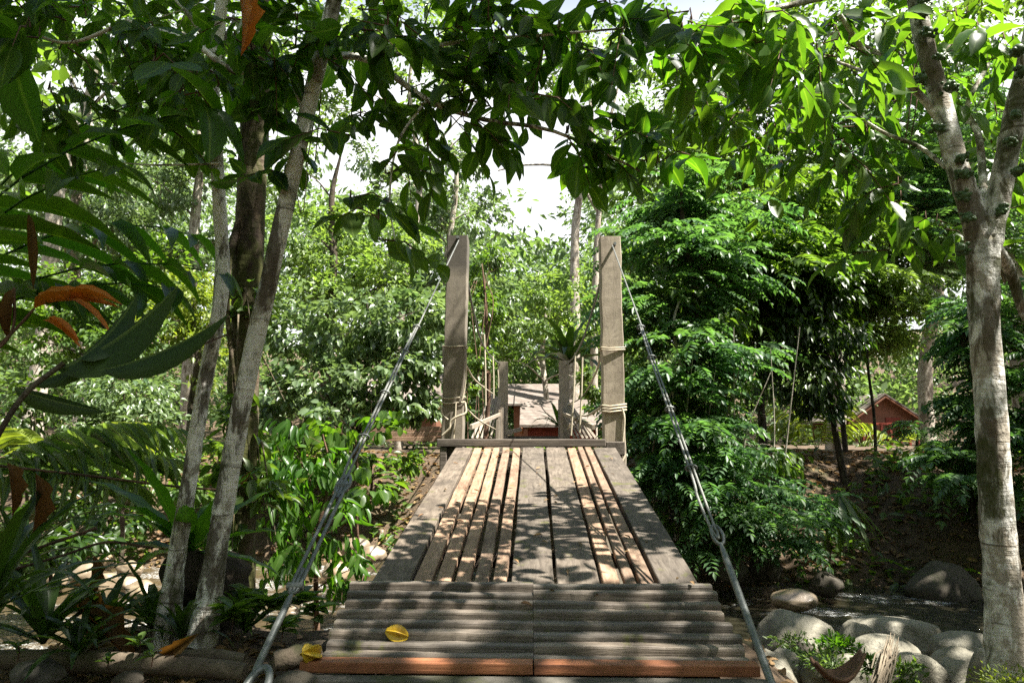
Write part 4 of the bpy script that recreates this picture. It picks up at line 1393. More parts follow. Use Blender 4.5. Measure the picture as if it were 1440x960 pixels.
mtree('broad_tree', 'dark crowned forest tree filling the gap between right bridge post and fig leaves', 1000, 17, 0.15, blobs_px([
    (940, 250, 60, 60, 16.5, 700), (1010, 230, 70, 50, 17, 700), (1080, 240, 70, 50, 17, 700), (900, 330, 40, 60, 16, 420), (1160, 260, 60, 50, 17, 560), (1040, 170, 90, 40, 17.5, 600), (980, 130, 60, 50, 18, 500)]),
      B_DARK, L_MID, lf(T_LOW, 0.26, 0.5, 0.5), FART)
mtree('pinnate_tree', 'small dark pinnate bush in front of the right half of the brown hut', 1290, 15, 0.03, blobs_px([(1292, 598, 14, 9, 15, 30), (1306, 622, 20, 10, 15, 40)]), B_DARK, L_PIN, sp(0.42, 7), PINT, cat='bush')
mtree('slender_tree', 'dark slender leaning trunk left of the brown hut', 1192, 12.9, 0.045, blobs_px([(1170, 400, 50, 40, 12.9, 260), (1200, 360, 50, 30, 13, 260)]), B_DARK, L_MID, lf(T_LOW, 0.2), None, z0=-0.1, lean=-0.3)
mtree('slender_tree', 'slender grey trunk rising through the dark foliage right of the cable', 1072, 12.2, 0.05, blobs_px([(1070, 300, 60, 40, 12.4, 300), (1110, 270, 60, 40, 12.6, 300)]), B_DARK, L_MID, lf(T_LOW, 0.2), None)
mtree('pale_trunk_tree', 'thick sunlit pale trunk left of the brown hut', 1174, 22, 0.24, blobs_px([(1150, 300, 90, 60, 22, 600), (1230, 280, 80, 60, 22, 600), (1100, 380, 60, 50, 22, 400)]), B_GREY, L_BRIGHT, lf(T_LOW, 0.3), FART, top=P(1168, 300, 22))
mtree('pale_trunk_tree', 'thick blotchy trunk with a bare upper part just right of the brown hut', 1306, 19, 0.17, blobs_px([(1300, 250, 100, 60, 19, 700), (1380, 300, 80, 60, 19, 600), (1350, 200, 90, 60, 19, 600)]), B_GREY, L_MID, lf(T_LOW, 0.28), FART, top=P(1298, 250, 19))

# background on the left and in the middle
mtree('tall_tree', 'tall pale double trunk against the bright sky just left of the right bridge post', 806, 27, 0.20, blobs_px([
    (860, 130, 50, 55, 27, 360), (900, 170, 40, 40, 27, 260), (838, 200, 26, 20, 27, 150), (870, 230, 30, 24, 27, 150), (840, 60, 60, 50, 27, 360), (770, 60, 50, 40, 28, 240)]),
      B_GREY, L_MID, lf(T_LOW, 0.28, 0.35), FART, top=P(828, 120, 27),
      extra=lambda mb, rng, t: (mb.tube(spline([P(834, 620, 27.5), P(836, 470, 27.5), P(840, 330, 27.5), P(852, 200, 27.5), P(872, 110, 27.5)], 20), radii([0.18, 0.14, 0.10, 0.04], 21), 8),
                                mb.tube(spline([P(842, 300, 27.5), P(800, 240, 27), P(740, 232, 27), P(700, 240, 27)], 16), radii([0.07, 0.03], 17), 5)))
mtree('light_tree', 'light green tree with small glinting leaves left of the sky gap', 640, 21, 0.13, blobs_px([
    (600, 290, 55, 50, 21, 520), (660, 300, 50, 50, 21, 480), (640, 370, 60, 45, 20, 560), (694, 355, 30, 30, 21, 300), (580, 380, 55, 50, 20.5, 480), (700, 410, 45, 40, 20, 380), (650, 440, 50, 40, 19.5, 380), (620, 230, 45, 40, 21.5, 420), (560, 270, 40, 40, 22, 300), (520, 220, 40, 40, 22, 260), (660, 220, 30, 36, 21.5, 200)]),
      B_GREY, L_SILVER, lf(T_LOW, 0.24, 0.5, 0.5), FART)
mtree('light_tree', 'yellowish green shrubby tree in the hazy middle behind the far bridge posts', 770, 24, 0.1, blobs_px([
    (760, 410, 40, 35, 24, 360), (720, 460, 40, 40, 23, 360), (775, 450, 40, 40, 23, 380), (735, 500, 50, 24, 33, 400), (820, 430, 35, 60, 24, 380), (690, 500, 34, 50, 23, 360), (835, 540, 22, 40, 21, 300)]),
      B_GREY, L_BRIGHT, lf(T_LOW, 0.26, 0.5), FART)
mtree('forest_tree', 'bright tree with pale weeping foliage at the upper left behind the dark fronds', 110, 18, 0.16, blobs_px([
    (90, 170, 70, 50, 18, 600), (40, 250, 60, 50, 18, 520), (130, 240, 60, 50, 17.5, 560), (60, 330, 70, 50, 17, 560), (150, 320, 60, 40, 17, 480), (20, 140, 60, 50, 18.5, 460)]),
      B_GREY, L_SILVER, lf(T_LOW, 0.26, 0.4, 1.0), FART)
mtree('forest_tree', 'tree with silver glints and a grey trunk between upper left fronds and slim trunk', 262, 19, 0.17, blobs_px([
    (210, 250, 60, 60, 19, 620), (280, 250, 50, 60, 19, 520), (200, 340, 60, 50, 18.5, 560), (270, 350, 50, 40, 18.5, 420), (230, 170, 70, 50, 19.5, 520), (300, 170, 60, 60, 20, 420)]),
      B_GREY, L_SILVER, lf(T_LOW, 0.25, 0.5, 0.6), FART)
mtree('forest_tree', 'dark leaved tree low at the left behind the orange leaves', 170, 14, 0.12, blobs_px([
    (110, 420, 70, 50, 14, 620), (190, 410, 60, 50, 14, 520), (60, 480, 60, 50, 13.5, 480), (230, 380, 50, 50, 14.5, 420), (160, 480, 60, 40, 13.5, 420)]),
      B_DARK, L_MID, lf(T_LOW, 0.20, 0.5, 0.6), FART)
mtree('forest_tree', 'yellow green sunlit crown just left of the slim grey trunk', 270, 13, 0.08, blobs_px([
    (270, 410, 50, 35, 13, 460), (240, 450, 40, 35, 13, 360), (300, 450, 40, 40, 13, 360), (270, 500, 50, 40, 12.8, 400)]),
      B_DARK, L_YELLOW, lf(T_LOW, 0.17, 0.5, 0.5), FART)
mtree('forest_tree', 'bright green tree seen right of the leaning pale trunk', 460, 16, 0.12, blobs_px([
    (420, 330, 50, 50, 16, 520), (480, 370, 60, 50, 16, 620), (540, 400, 50, 50, 15.5, 520), (440, 420, 60, 50, 15.5, 560), (400, 240, 40, 60, 17, 360), (500, 320, 40, 30, 16.5, 260), (570, 350, 40, 40, 16, 320)]),
      B_DARK, L_BRIGHT, lf(T_LOW, 0.20, 0.5, 0.6), FART)
mtree('vine_bush', 'big vine covered bush with broad sunlit leaves left of the dark topped bridge post', 500, 11.5, 0.06, blobs_px([
    (420, 470, 50, 50, 11.6, 360), (490, 460, 60, 50, 11.4, 480), (560, 450, 60, 45, 11.4, 460), (450, 540, 55, 45, 11.2, 420), (530, 530, 60, 45, 11.2, 480), (590, 510, 40, 50, 11.6, 320), (400, 560, 45, 40, 11.2, 300), (480, 590, 60, 25, 11, 260), (610, 430, 40, 40, 12, 260), (545, 572, 45, 22, 11.2, 260), (598, 572, 20, 26, 11.6, 170)]),
      B_DARK, L_SILVER, lambda mb, rng, c, R, n: add_leaves(mb, rng, T_MID, c, R, int(n * 1.7), 0.145, 0.62, 0.6, 26, 0.17), None, cat='bush')
mtree('glossy_shrub', 'glossy leaved shrub with white glints at the left behind the ferns', 165, 9.8, 0.03, blobs_px([
    (130, 550, 50, 35, 9.8, 420), (190, 560, 50, 40, 9.6, 460), (220, 600, 40, 35, 9.4, 320), (150, 605, 50, 30, 9.4, 340), (110, 590, 40, 30, 9.6, 240)]),
      B_DARK, L_SILVER, lambda mb, rng, c, R, n: add_leaves(mb, rng, T_MID, c, R, int(n * 1.6), 0.095, 0.5, 0.5, 30), None, cat='shrub')
for k_, (lab_, px_, D_, bl_) in enumerate([
        ('low dark leaved shrub on the far left bank below the glossy shrub', 200, 11.5, [(120, 640, 60, 22, 11.6, 300), (220, 640, 50, 24, 11.6, 260), (170, 670, 60, 20, 11.2, 220)]),
        ('low leafy shrub on the far bank between the leaning trunk and the vine bush', 400, 12, [(385, 610, 50, 24, 12, 300), (450, 625, 50, 20, 12.2, 260), (330, 620, 40, 24, 12.4, 200)]),
        ('dark ferny ground shrub between the stream and the slim trunk', 160, 10.8, [(110, 705, 50, 18, 10.8, 260), (170, 730, 50, 14, 10.4, 220), (60, 720, 40, 18, 10.6, 200)]),
        ('shaded leafy shrub on the gravel behind the leaning trunk', 300, 11, [(260, 690, 44, 20, 10.9, 260), (320, 720, 44, 20, 10.5, 240), (370, 680, 36, 20, 11, 200)]),
        ('dark leafy undergrowth overhanging the left stream edge', 70, 8.0, [(40, 770, 60, 26, 7.4, 220), (-10, 800, 60, 40, 6.8, 200), (110, 760, 40, 16, 7.8, 120)]),
        ('green shrub at the foot of the timber retaining wall', 520, 12.6, [(500, 640, 36, 18, 12.4, 200), (560, 650, 34, 14, 12.2, 170)]),
        ('rounded shrub at the foot of the forest on the far left', 40, 12, [(20, 590, 60, 40, 12, 340), (70, 560, 50, 40, 12.4, 300), (10, 650, 50, 30, 11.6, 240)])]):
    mtree('low_shrub', lab_, px_, D_, 0.025, blobs_px(bl_), B_DARK, [L_MID, L_MID, L_DARK, L_MID, L_DARK, L_MID, L_DARK][k_], lf(T_MID, 0.15, 0.5, 0.5, 24), None, cat='shrub')
mtree('weeping_shrub', 'drooping shrub with pointed dark leaves over the stream left of the ramp', 455, 5.4, 0.02, blobs_px([
    (440, 660, 45, 40, 5.2, 100), (400, 700, 40, 50, 5.2, 90), (480, 740, 40, 45, 5.3, 75), (430, 770, 40, 40, 5.1, 62), (390, 650, 35, 35, 5.3, 55), (420, 610, 40, 30, 5.4, 45), (500, 800, 24, 36, 5.0, 32), (385, 770, 26, 50, 5.1, 34), (455, 815, 30, 30, 5.0, 26)]),
      B_TWIG, L_FROND, lf(T_LONG, 0.135, 0.34, 1.6, 10, 0.3, 0.3, 0.3), None, cat='shrub')
mtree('heart_leaf_shrub', 'bright heart leaved shoots beside the left guy cable', 500, 6.6, 0.015, blobs_px([
    (520, 690, 28, 22, 6.2, 60), (470, 605, 35, 25, 6.3, 55), (540, 600, 30, 24, 6.6, 40), (500, 650, 30, 25, 6.4, 45), (400, 640, 25, 30, 6.6, 40)]),
      B_TWIG, L_FIG, lf(T_FINE, 0.125, 0.68, 0.7, 8, 0.3, 0.3), None, cat='shrub')
mtree('creeper_thicket', 'tangle of pale stems and creepers just right of the dark topped bridge post', 680, 15, 0.05, blobs_px([
    (680, 440, 26, 50, 15, 420), (670, 510, 22, 34, 14.5, 260), (690, 380, 30, 40, 15.5, 360), (648, 560, 22, 30, 14, 160)]),
      B_TWIG, L_MID, lf(T_LOW, 0.17, 0.5, 1.0), None, cat='thicket',
      extra=lambda mb, rng, t: [mb.tube(spline([P(658 + 8 * k, 620, 14), P(660 + 7 * k + rng.uniform(-6, 6), 520, 14.3), P(658 + 9 * k + rng.uniform(-9, 9), 430, 14.6), P(655 + 8 * k + rng.uniform(-14, 14), 395, 15)], 16), 0.010, 5) for k in range(4)])

# trees that frame and shade from above the picture
SHADE = lf(T_LOW, 0.26, 0.55, 0.3, 26, 0.25, 0.3)
mtree('shade_tree', 'tall bare trunk carrying a high crown over the right bank', 1600, 8.0, 0.22, [
    (Vector((7.6, 8.2, 8.8)), (2.4, 2.2, 1.0), 360), (Vector((9.6, 9.6, 9.2)), (2.4, 2.2, 1.0), 340), (Vector((12.2, 9.2, 9.4)), (2.6, 2.4, 1.0), 1100), (Vector((10.5, 12, 10.4)), (2.6, 2.2, 1.0), 1100), (Vector((13.5, 12, 10.8)), (2.6, 2.4, 1.0), 1000), (Vector((8.4, 6.2, 8.0)), (2.0, 1.6, 0.9), 700)],
      B_GREY, L_MID, SHADE, None)
mtree('shade_tree', 'tall tree behind the photographer spreading a high crown over the near bank', 720, -3.0, 0.2, [
    (Vector((2.6, 0.4, 7.4)), (2.0, 1.8, 0.9), 800), (Vector((0.4, 0.8, 7.2)), (2.0, 1.8, 0.9), 850), (Vector((-1.8, 1.0, 7.2)), (2.0, 1.6, 0.9), 800), (Vector((5.0, 0.2, 7.8)), (2.0, 1.8, 0.9), 850), (Vector((0.6, 2.6, 7.0)), (1.5, 1.0, 0.7), 330), (Vector((-1.6, 3.0, 7.2)), (1.6, 1.2, 0.8), 700), (Vector((2.2, 6.0, 7.2)), (0.5, 0.35, 0.4), 44), (Vector((1.3, 1.6, 7.0)), (1.3, 0.9, 0.6), 620), (Vector((0.2, 3.0, 6.8)), (1.3, 0.9, 0.6), 420), (Vector((3.6, 1.9, 7.4)), (1.3, 0.7, 0.6), 110), (Vector((6.6, 2.2, 7.6)), (1.6, 1.5, 0.8), 300), (Vector((6.8, 4.2, 7.4)), (1.5, 1.2, 0.7), 110)],
      B_GREY, L_MID, SHADE, None, top=Vector((1.2, -1.5, 7.2)))
mtree('tall_tree', 'tall leafy tree filling the upper right behind the fig leaves', 1500, 15.0, 0.2, blobs_px([
    (930, 60, 70, 60, 16, 480), (1020, 40, 80, 60, 16, 560), (1120, 60, 80, 60, 16, 620), (1220, 40, 90, 60, 16, 620), (1330, 60, 90, 70, 16, 620), (1430, 90, 80, 80, 16, 560), (1090, 140, 70, 50, 16.5, 520), (1200, 150, 80, 50, 16.5, 520), (960, 150, 50, 40, 17, 300)]),
      B_GREY, L_MID, lf(T_LOW, 0.26, 0.5, 0.6), FART)
mtree('tall_tree', 'tall light leafed tree behind the canopy at the top centre', 560, 18.0, 0.1, blobs_px([
    (480, 60, 80, 70, 18, 560), (580, 40, 80, 60, 18, 560), (680, 60, 70, 60, 18, 420), (600, 140, 60, 50, 18, 360), (740, 110, 50, 40, 19, 300), (820, 80, 50, 50, 19, 360), (450, 150, 50, 40, 18, 300), (400, 100, 70, 60, 18, 420)]),
      B_GREY, L_BRIGHT, lf(T_LOW, 0.26, 0.5, 0.6), FART)
mtree('tall_tree', 'tall tree behind the top left corner', 40, 16.0, 0.2, blobs_px([
    (40, 50, 80, 70, 16, 620), (140, 60, 80, 70, 16, 620), (240, 50, 80, 70, 16, 620), (330, 60, 70, 70, 16, 560)]),
      B_GREY, L_MID, lf(T_LOW, 0.25, 0.5, 0.6), FART)


# the wood behind everything
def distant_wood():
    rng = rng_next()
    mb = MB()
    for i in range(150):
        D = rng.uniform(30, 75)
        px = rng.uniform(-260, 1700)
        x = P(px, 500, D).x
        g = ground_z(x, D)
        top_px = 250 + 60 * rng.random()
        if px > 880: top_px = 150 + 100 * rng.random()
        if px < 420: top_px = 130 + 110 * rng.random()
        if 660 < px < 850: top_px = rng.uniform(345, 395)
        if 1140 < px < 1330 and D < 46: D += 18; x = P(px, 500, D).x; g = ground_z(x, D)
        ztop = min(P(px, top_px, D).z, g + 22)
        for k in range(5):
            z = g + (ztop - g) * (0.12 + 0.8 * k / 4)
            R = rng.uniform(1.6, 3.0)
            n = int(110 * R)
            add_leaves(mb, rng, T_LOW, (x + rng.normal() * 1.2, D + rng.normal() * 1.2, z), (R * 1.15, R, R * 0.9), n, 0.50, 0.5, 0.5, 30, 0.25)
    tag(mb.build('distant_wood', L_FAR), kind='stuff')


distant_wood()


def unseen_wood():  # foliage ring out of view, added to block low sky light
    rng = rng_next()
    mb = MB()
    for i in range(120):
        a = rng.uniform(0.62, 2.0) * math.pi if i < 84 else rng.uniform(2.0, 2.22) * math.pi
        rad = rng.uniform(7.5, 14)
        x, y = rad * math.cos(a), rad * math.sin(a) - 0.5
        if y > 2 and x < 0: x = min(x, -0.95 * y - 3.5)
        if y > 2 and x > 0: x = max(x, 0.95 * y + 3.0)
        hi = 5.5 if x > 0 else 9.0
        for k in range(4):
            z = 0.6 + hi * (k + rng.random()) / 4
            add_leaves(mb, rng, T_LOW, (x + rng.normal(), y + rng.normal(), z), (1.7, 1.7, 1.2), 110, 0.40, 0.5, 0.5, 30, 0.3)
    tag(mb.build('unseen_wood', L_MID), kind='stuff')


unseen_wood()


# ------------------------------------------------------------------ fronds, ferns, strap plants
def strap_leaf(mb, base, az, el, L, Wd, bend, rng=None, T=None, n=9, twist=0.0):
    """one long arching leaf"""
    p = np.array(base, dtype=float); v = []; rb = []
    dirh = np.array([math.cos(az), math.sin(az), 0])
    side = np.array([-math.sin(az), math.cos(az), 0])
    e = el
    for i in range(n + 1):
        t = i / n
        wv = Wd * 0.5 * (min(1, 0.35 + 2.4 * t) * (1 - max(0, t - 0.55) / 0.45 * 0.97) ** 0.8 if t > 0.55 else min(1, 0.35 + 2.4 * t))
        d = dirh * math.cos(e) + np.array([0, 0, 1]) * math.sin(e)
        up = -dirh * math.sin(e) + np.array([0, 0, 1]) * math.cos(e)
        rp = 0.06 * Wd * (1 if i % 2 else -1)
        v += [p - side * wv + up * (wv * 0.35 + rp), p, p + side * wv + up * (wv * 0.35 + rp)]
        rb += [1, 0, 1]
        p = p + d * L / n
        e -= bend / n * (0.5 + t)
    f = []
    for i in range(n):
        a = 3 * i
        f += [(a, a + 1, a + 4, a + 3), (a + 1, a + 2, a + 5, a + 4)]
    mb.add(np.array(v), f, rb)


def rosette(name, label, cat, base, n, L, Wd, mat, el=(0.3, 1.3), bend=(0.9, 2.0), group=None, az0=0, az1=2 * math.pi, part='leaf', root=0.0):
    rng = rng_next()
    t = thing(name, label, cat, base, group)
    for k in range(n):
        mb = MB()
        az = az0 + (az1 - az0) * (k + rng.uniform(-0.3, 0.3)) / n
        s = rng.uniform(0.75, 1.15)
        strap_leaf(mb, base, az, rng.uniform(*el), L * s, Wd * rng.uniform(0.8, 1.15), rng.uniform(*bend))
        mb.build(part, mat, t)
    if root:
        bm = boulder_mesh(int(rng.integers(1, 60)), (root, root, root * 1.2))
        o = bm_obj('root_mass', bm, M_DARKSOIL, None, smooth=True); o.parent = t; o.location = (0, 0, -root * 0.9)
    return t


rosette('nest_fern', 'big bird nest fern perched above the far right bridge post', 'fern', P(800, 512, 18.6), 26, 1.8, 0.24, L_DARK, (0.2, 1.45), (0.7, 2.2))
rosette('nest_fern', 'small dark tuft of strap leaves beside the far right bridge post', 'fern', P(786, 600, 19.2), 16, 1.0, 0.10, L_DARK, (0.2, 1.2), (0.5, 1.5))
rosette('nest_fern', 'green strap leaved fern perched low between the leaning trunks', 'fern', P(262, 778, 3.35), 15, 0.62, 0.085, L_FROND, (-0.1, 1.0), (0.4, 1.6), root=0.11)
for px, py, D, n, L, lab in [(20, 800, 3.6, 16, 0.5, 'fountain of dark narrow blades in front of the left stream'), (110, 920, 2.6, 16, 0.26, 'low dark tuft beside the long log'), (255, 900, 3.0, 14, 0.26, 'low tuft between the leaning trunks'), (345, 890, 3.3, 16, 0.34, 'dark tuft right of the leaning trunk foot')]:
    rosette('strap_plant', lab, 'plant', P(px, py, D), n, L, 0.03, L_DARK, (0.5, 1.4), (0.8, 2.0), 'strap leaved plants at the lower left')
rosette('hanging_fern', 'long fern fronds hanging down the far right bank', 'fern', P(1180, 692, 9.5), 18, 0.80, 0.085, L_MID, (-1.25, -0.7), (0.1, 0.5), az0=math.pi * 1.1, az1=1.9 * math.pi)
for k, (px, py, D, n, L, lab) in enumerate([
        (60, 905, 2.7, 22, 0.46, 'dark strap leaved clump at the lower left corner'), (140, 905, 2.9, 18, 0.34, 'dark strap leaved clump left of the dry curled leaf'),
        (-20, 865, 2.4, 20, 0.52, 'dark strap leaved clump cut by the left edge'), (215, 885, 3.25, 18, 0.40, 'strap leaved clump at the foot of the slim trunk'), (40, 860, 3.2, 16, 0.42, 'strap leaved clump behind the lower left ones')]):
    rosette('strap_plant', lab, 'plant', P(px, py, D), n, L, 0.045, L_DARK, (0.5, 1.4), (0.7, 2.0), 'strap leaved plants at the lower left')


def frond(parent, base, az, el, L, pairs, ll, lw, bend, mat, rng, name='frond', T=T_LONG, sweep=0.7, fall=0.25, rach=0.008):
    mb = MB()
    p = np.array(base, dtype=float); e = el
    pts = []; tang = []
    n = pairs
    dirh = np.array([math.cos(az), math.sin(az), 0]); side = np.array([-math.sin(az), math.cos(az), 0])
    for i in range(n + 1):
        d = dirh * math.cos(e) + np.array([0, 0, 1]) * math.sin(e)
        pts.append(p.copy()); tang.append(d)
        p = p + d * L / n; e -= bend / n
    pts = np.array(pts); tang = np.array(tang)
    mb.tube(pts, radii([rach, rach * 0.7, rach * 0.3], len(pts)), 5)
    i0 = max(1, int(n * 0.18))
    q = pts[i0:]; tg = tang[i0:]
    m = len(q)
    x = np.linspace(0, 1, m)
    sz = ll * (0.55 + 0.75 * np.sin(math.pi * np.clip(x * 0.85 + 0.12, 0, 1)))
    up = np.cross(tg, side[None] * np.ones((m, 1)))
    up = np.where(up[:, 2:3] < 0, -up, up)
    for sg in (-1, 1):
        d = side[None] * sg + tg * sweep + np.array([0, 0, -fall])[None] + 0.10 * rng.normal(size=(m, 3))
        emit(mb, T, q + tg * rng.uniform(-0.3, 0.3, m)[:, None] * L / n, d, up + 0.25 * rng.normal(size=(m, 3)), sz * rng.uniform(0.85, 1.12, m), lw)
    return mb.build(name, mat, parent)


def palm(name, label, cat, base, specs, mat, group=None, **kw):
    rng = rng_next()
    t = thing(name, label, cat, base, group)
    for az, el, L, pairs, ll, lw, bend in specs:
        frond(t, base, math.radians(az), math.radians(el), L, pairs, ll, lw, bend, mat, rng, **kw)
    return t


# tall ginger at the left: stems from below, pinnate blades across the frame edge
palm('ginger_plant', 'tall dark ginger with broad fingered blades at the upper left edge', 'plant', P(-190, 560, 2.5),
     [(16, 58, 1.40, 8, 0.27, 0.085, 1.3), (2, 48, 1.25, 7, 0.27, 0.085, 1.1), (12, 80, 1.85, 9, 0.28, 0.085, 1.3), (-16, 64, 1.45, 7, 0.27, 0.085, 1.2)], L_NEAR, fall=0.35, sweep=1.1)
palm('ginger_plant', 'ginger with glowing upper blades behind the dark one at the left', 'plant', P(-120, 470, 3.2),
     [(8, 58, 1.5, 8, 0.34, 0.095, 1.4), (-5, 76, 1.8, 8, 0.34, 0.095, 1.3)], L_FROND, fall=0.3, sweep=1.0)
palm('fern_palm', 'bright green low palm with fine fronds at the left middle', 'palm', P(-60, 690, 3.9),
     [(2, 30, 1.25, 20, 0.34, 0.034, 0.8), (14, 44, 1.25, 20, 0.34, 0.034, 1.0), (-8, 18, 1.15, 19, 0.30, 0.034, 0.6)], L_BRIGHT, fall=0.35, sweep=1.0)
palm('fern_palm', 'pale sunlit small palm fronds in front of the left glossy shrub', 'palm', P(60, 645, 6.5),
     [(0, 35, 1.0, 22, 0.34, 0.034, 0.9), (30, 50, 1.0, 22, 0.34, 0.034, 1.1), (150, 40, 1.0, 22, 0.34, 0.034, 0.9)], L_YELLOW, fall=0.25)
palm('hut_palm', 'yellow green palm fronds in front of the brown hut', 'palm', P(1262, 628, 27),
     [(176, 62, 2.0, 18, 0.5, 0.08, 1.7), (168, 38, 1.7, 18, 0.45, 0.08, 1.5), (20, 60, 1.6, 18, 0.5, 0.08, 1.5)], L_YELLOW, fall=0.4)
palm('straw_palm', 'bleached straw coloured palm clump left of the thick sunlit trunk', 'palm', P(1148, 632, 19),
     [(20, 75, 1.9, 18, 0.5, 0.05, 1.2), (160, 75, 1.9, 18, 0.5, 0.05, 1.2), (80, 80, 2.0, 18, 0.5, 0.05, 1.0), (200, 60, 1.6, 18, 0.5, 0.05, 1.2), (-20, 60, 1.6, 18, 0.5, 0.05, 1.2)], L_YELLOW, fall=0.6)

# broad dark blade across the left middle
t = thing('broad_leaf_plant', 'broad dark blade with a torn edge in front of the slim trunk at the left', 'plant', P(-30, 660, 1.9))
mb = MB(); mb.tube(spline([P(-30, 660, 1.9), P(30, 560, 1.95), P(90, 510, 2.0)], 12), 0.008, 6); mb.build('stem', B_DARK, t)
for (px, py), (qx, qy), wd in (((80, 520), (270, 440), 0.15), ((110, 505), (205, 440), 0.10), ((140, 520), (330, 478), 0.09), ((40, 540), (180, 500), 0.05), ((20, 545), (140, 590), 0.06)):
    mb = MB()
    a, b = P(px, py, 2.0), P(qx, qy, 2.15)
    emit(mb, T_BLADE, np.array([a]), np.array([b - a]), np.array([[0.1, 0.8, -0.45]]), np.array([(b - a).length]), np.array([wd]))
    mb.build('blade', L_BLADE, t)
# orange dead leaves
for lab, pts in (('curled orange dead leaves hanging above the broad dark blade', [((48, 434), (128, 392), 0.045), ((95, 418), (150, 398), 0.035), ((98, 420), (158, 442), 0.022), ((60, 450), (110, 462), 0.03), ((66, 446), (108, 456), 0.025)]),
                 ('rust brown dead leaves hanging at the left edge', [((20, 405), (0, 470), 0.04), ((40, 300), (52, 385), 0.03), ((0, 440), (-20, 500), 0.04)])):
    t = thing('dead_leaf_spray', lab, 'leaves', P(pts[0][0][0], pts[0][0][1], 2.3))
    for (px, py), (qx, qy), wd in pts:
        mb = MB(); a, b = P(px, py, 2.3), P(qx, qy, 2.28)
        emit(mb, T_FIGS[1 if wd > 0.03 else 3], np.array([a]), np.array([b - a]), np.array([[0.3, -0.5, 0.8]]), np.array([(b - a).length * 1.05]), np.array([wd]))
        mb.build('dead_leaf', L_ORANGE if 'orange' in lab else L_DRY, t)  # sun and shade put into the colour: orange where lit, dark otherwise
    mb = MB(); a = P(pts[0][0][0], pts[0][0][1], 2.3); mb.tube(spline([P(-40, 520, 2.3), P(15, 470, 2.3), a], 10), 0.005, 5); mb.build('stalk', B_TWIG, t)
# dry brown hanging leaves, curled dry leaf on the ground
for lab, (px, py), (qx, qy), D, wd in (('dry brown leaf hanging straight down at the left', (50, 665), (54, 752), 2.6, 0.06), ('dark dry leaf hanging at the left edge', (10, 650), (24, 716), 2.5, 0.05), ('dry folded leaf hanging beside the stream stones', (132, 780), (128, 838), 3.0, 0.06),
                                      ('long dry brown leaf curled on the ground left of the slim trunk', (98, 850), (190, 918), 2.85, 0.09), ('reddish dry leaf at the foot of the leaning trunks', (280, 890), (222, 926), 2.75, 0.06), ('dry leaf dangling from the orange spathe at the top', (335, -10), (352, 60), 2.4, 0.05),
                                      ('small red leaf on the thick trunk', (335, 680), (352, 664), 3.4, 0.03)):
    mb = MB(); a, b = P(px, py, D), P(qx, qy, D)
    emit(mb, T_CURL, np.array([a]), np.array([b - a]), np.array([[0.7, -0.6, 0.4]]), np.array([(b - a).length * 1.08]), np.array([wd]))
    tag(mb.build('dry_leaf', L_ORANGE if 'orange' in lab else L_DRY), lab, 'leaf')

# thin sticks and stems on the left
for lab, pts, r in (('long thin dead stick slanting across the left stream bank', [(0, 655, 3.4), (120, 668, 3.5), (250, 684, 3.6), (330, 690, 3.7)], 0.007), ('thin grey stick rising from the strap leaves to the left', [(0, 790, 3.2), (60, 768, 3.3), (136, 742, 3.4)], 0.008),
                    ('thin dark stem arching over the stream at the left', [(20, 800, 3.0), (90, 780, 3.1), (150, 762, 3.2), (215, 770, 3.2)], 0.006), ('thin twig hanging beside the slim trunk', [(150, 520, 2.4), (230, 505, 2.7), (320, 470, 3.0)], 0.004)):
    mb = MB(); q = spline(trunk_line(pts), 16); mb.tube(q, r, 6, rng_next(), 0.1)
    tag(mb.build('stick', B_TWIG), lab, 'stick')
# dark stump behind the leaning trunks
t = log('tree_stump', 'dark mossy stump behind the foot of the leaning trunks', 'stump', [P(300, 925, 3.6), P(302, 860, 3.6), P(306, 800, 3.6), P(310, 778, 3.6)], [0.22, 0.17, 0.165, 0.10], M_DARKSOIL, 12)


# small seedlings on the near ground
def seedling(px, py, D, n, L, lab, mat=L_MID, asp=0.55, el=(0.1, 0.7)):
    rng = rng_next()
    b = P(px, py, D)
    t = thing('seedling', lab, 'plant', b, 'small seedlings on the near bank')
    mb = MB(); mb.tube([b, b + Vector((0.005, 0, L * 0.5)), b + Vector((0, 0, L))], 0.0025, 5); mb.build('stem', B_TWIG, t)
    mb = MB()
    az = rng.uniform(0, 6.28, n); e = rng.uniform(el[0], el[1], n)
    d = np.stack((np.cos(az) * np.cos(e), np.sin(az) * np.cos(e), np.sin(e)), 1)
    pos = np.array(b)[None] + np.array([0, 0, 1])[None] * (L * rng.uniform(0.5, 1.0, n))[:, None]
    emit(mb, T_MID, pos, d, np.array([0, 0, 1])[None] + 0.2 * rng.normal(size=(n, 3)), L * rng.uniform(0.7, 1.2, n), L * asp * rng.uniform(0.7, 1, n))
    mb.build('foliage', mat, t)


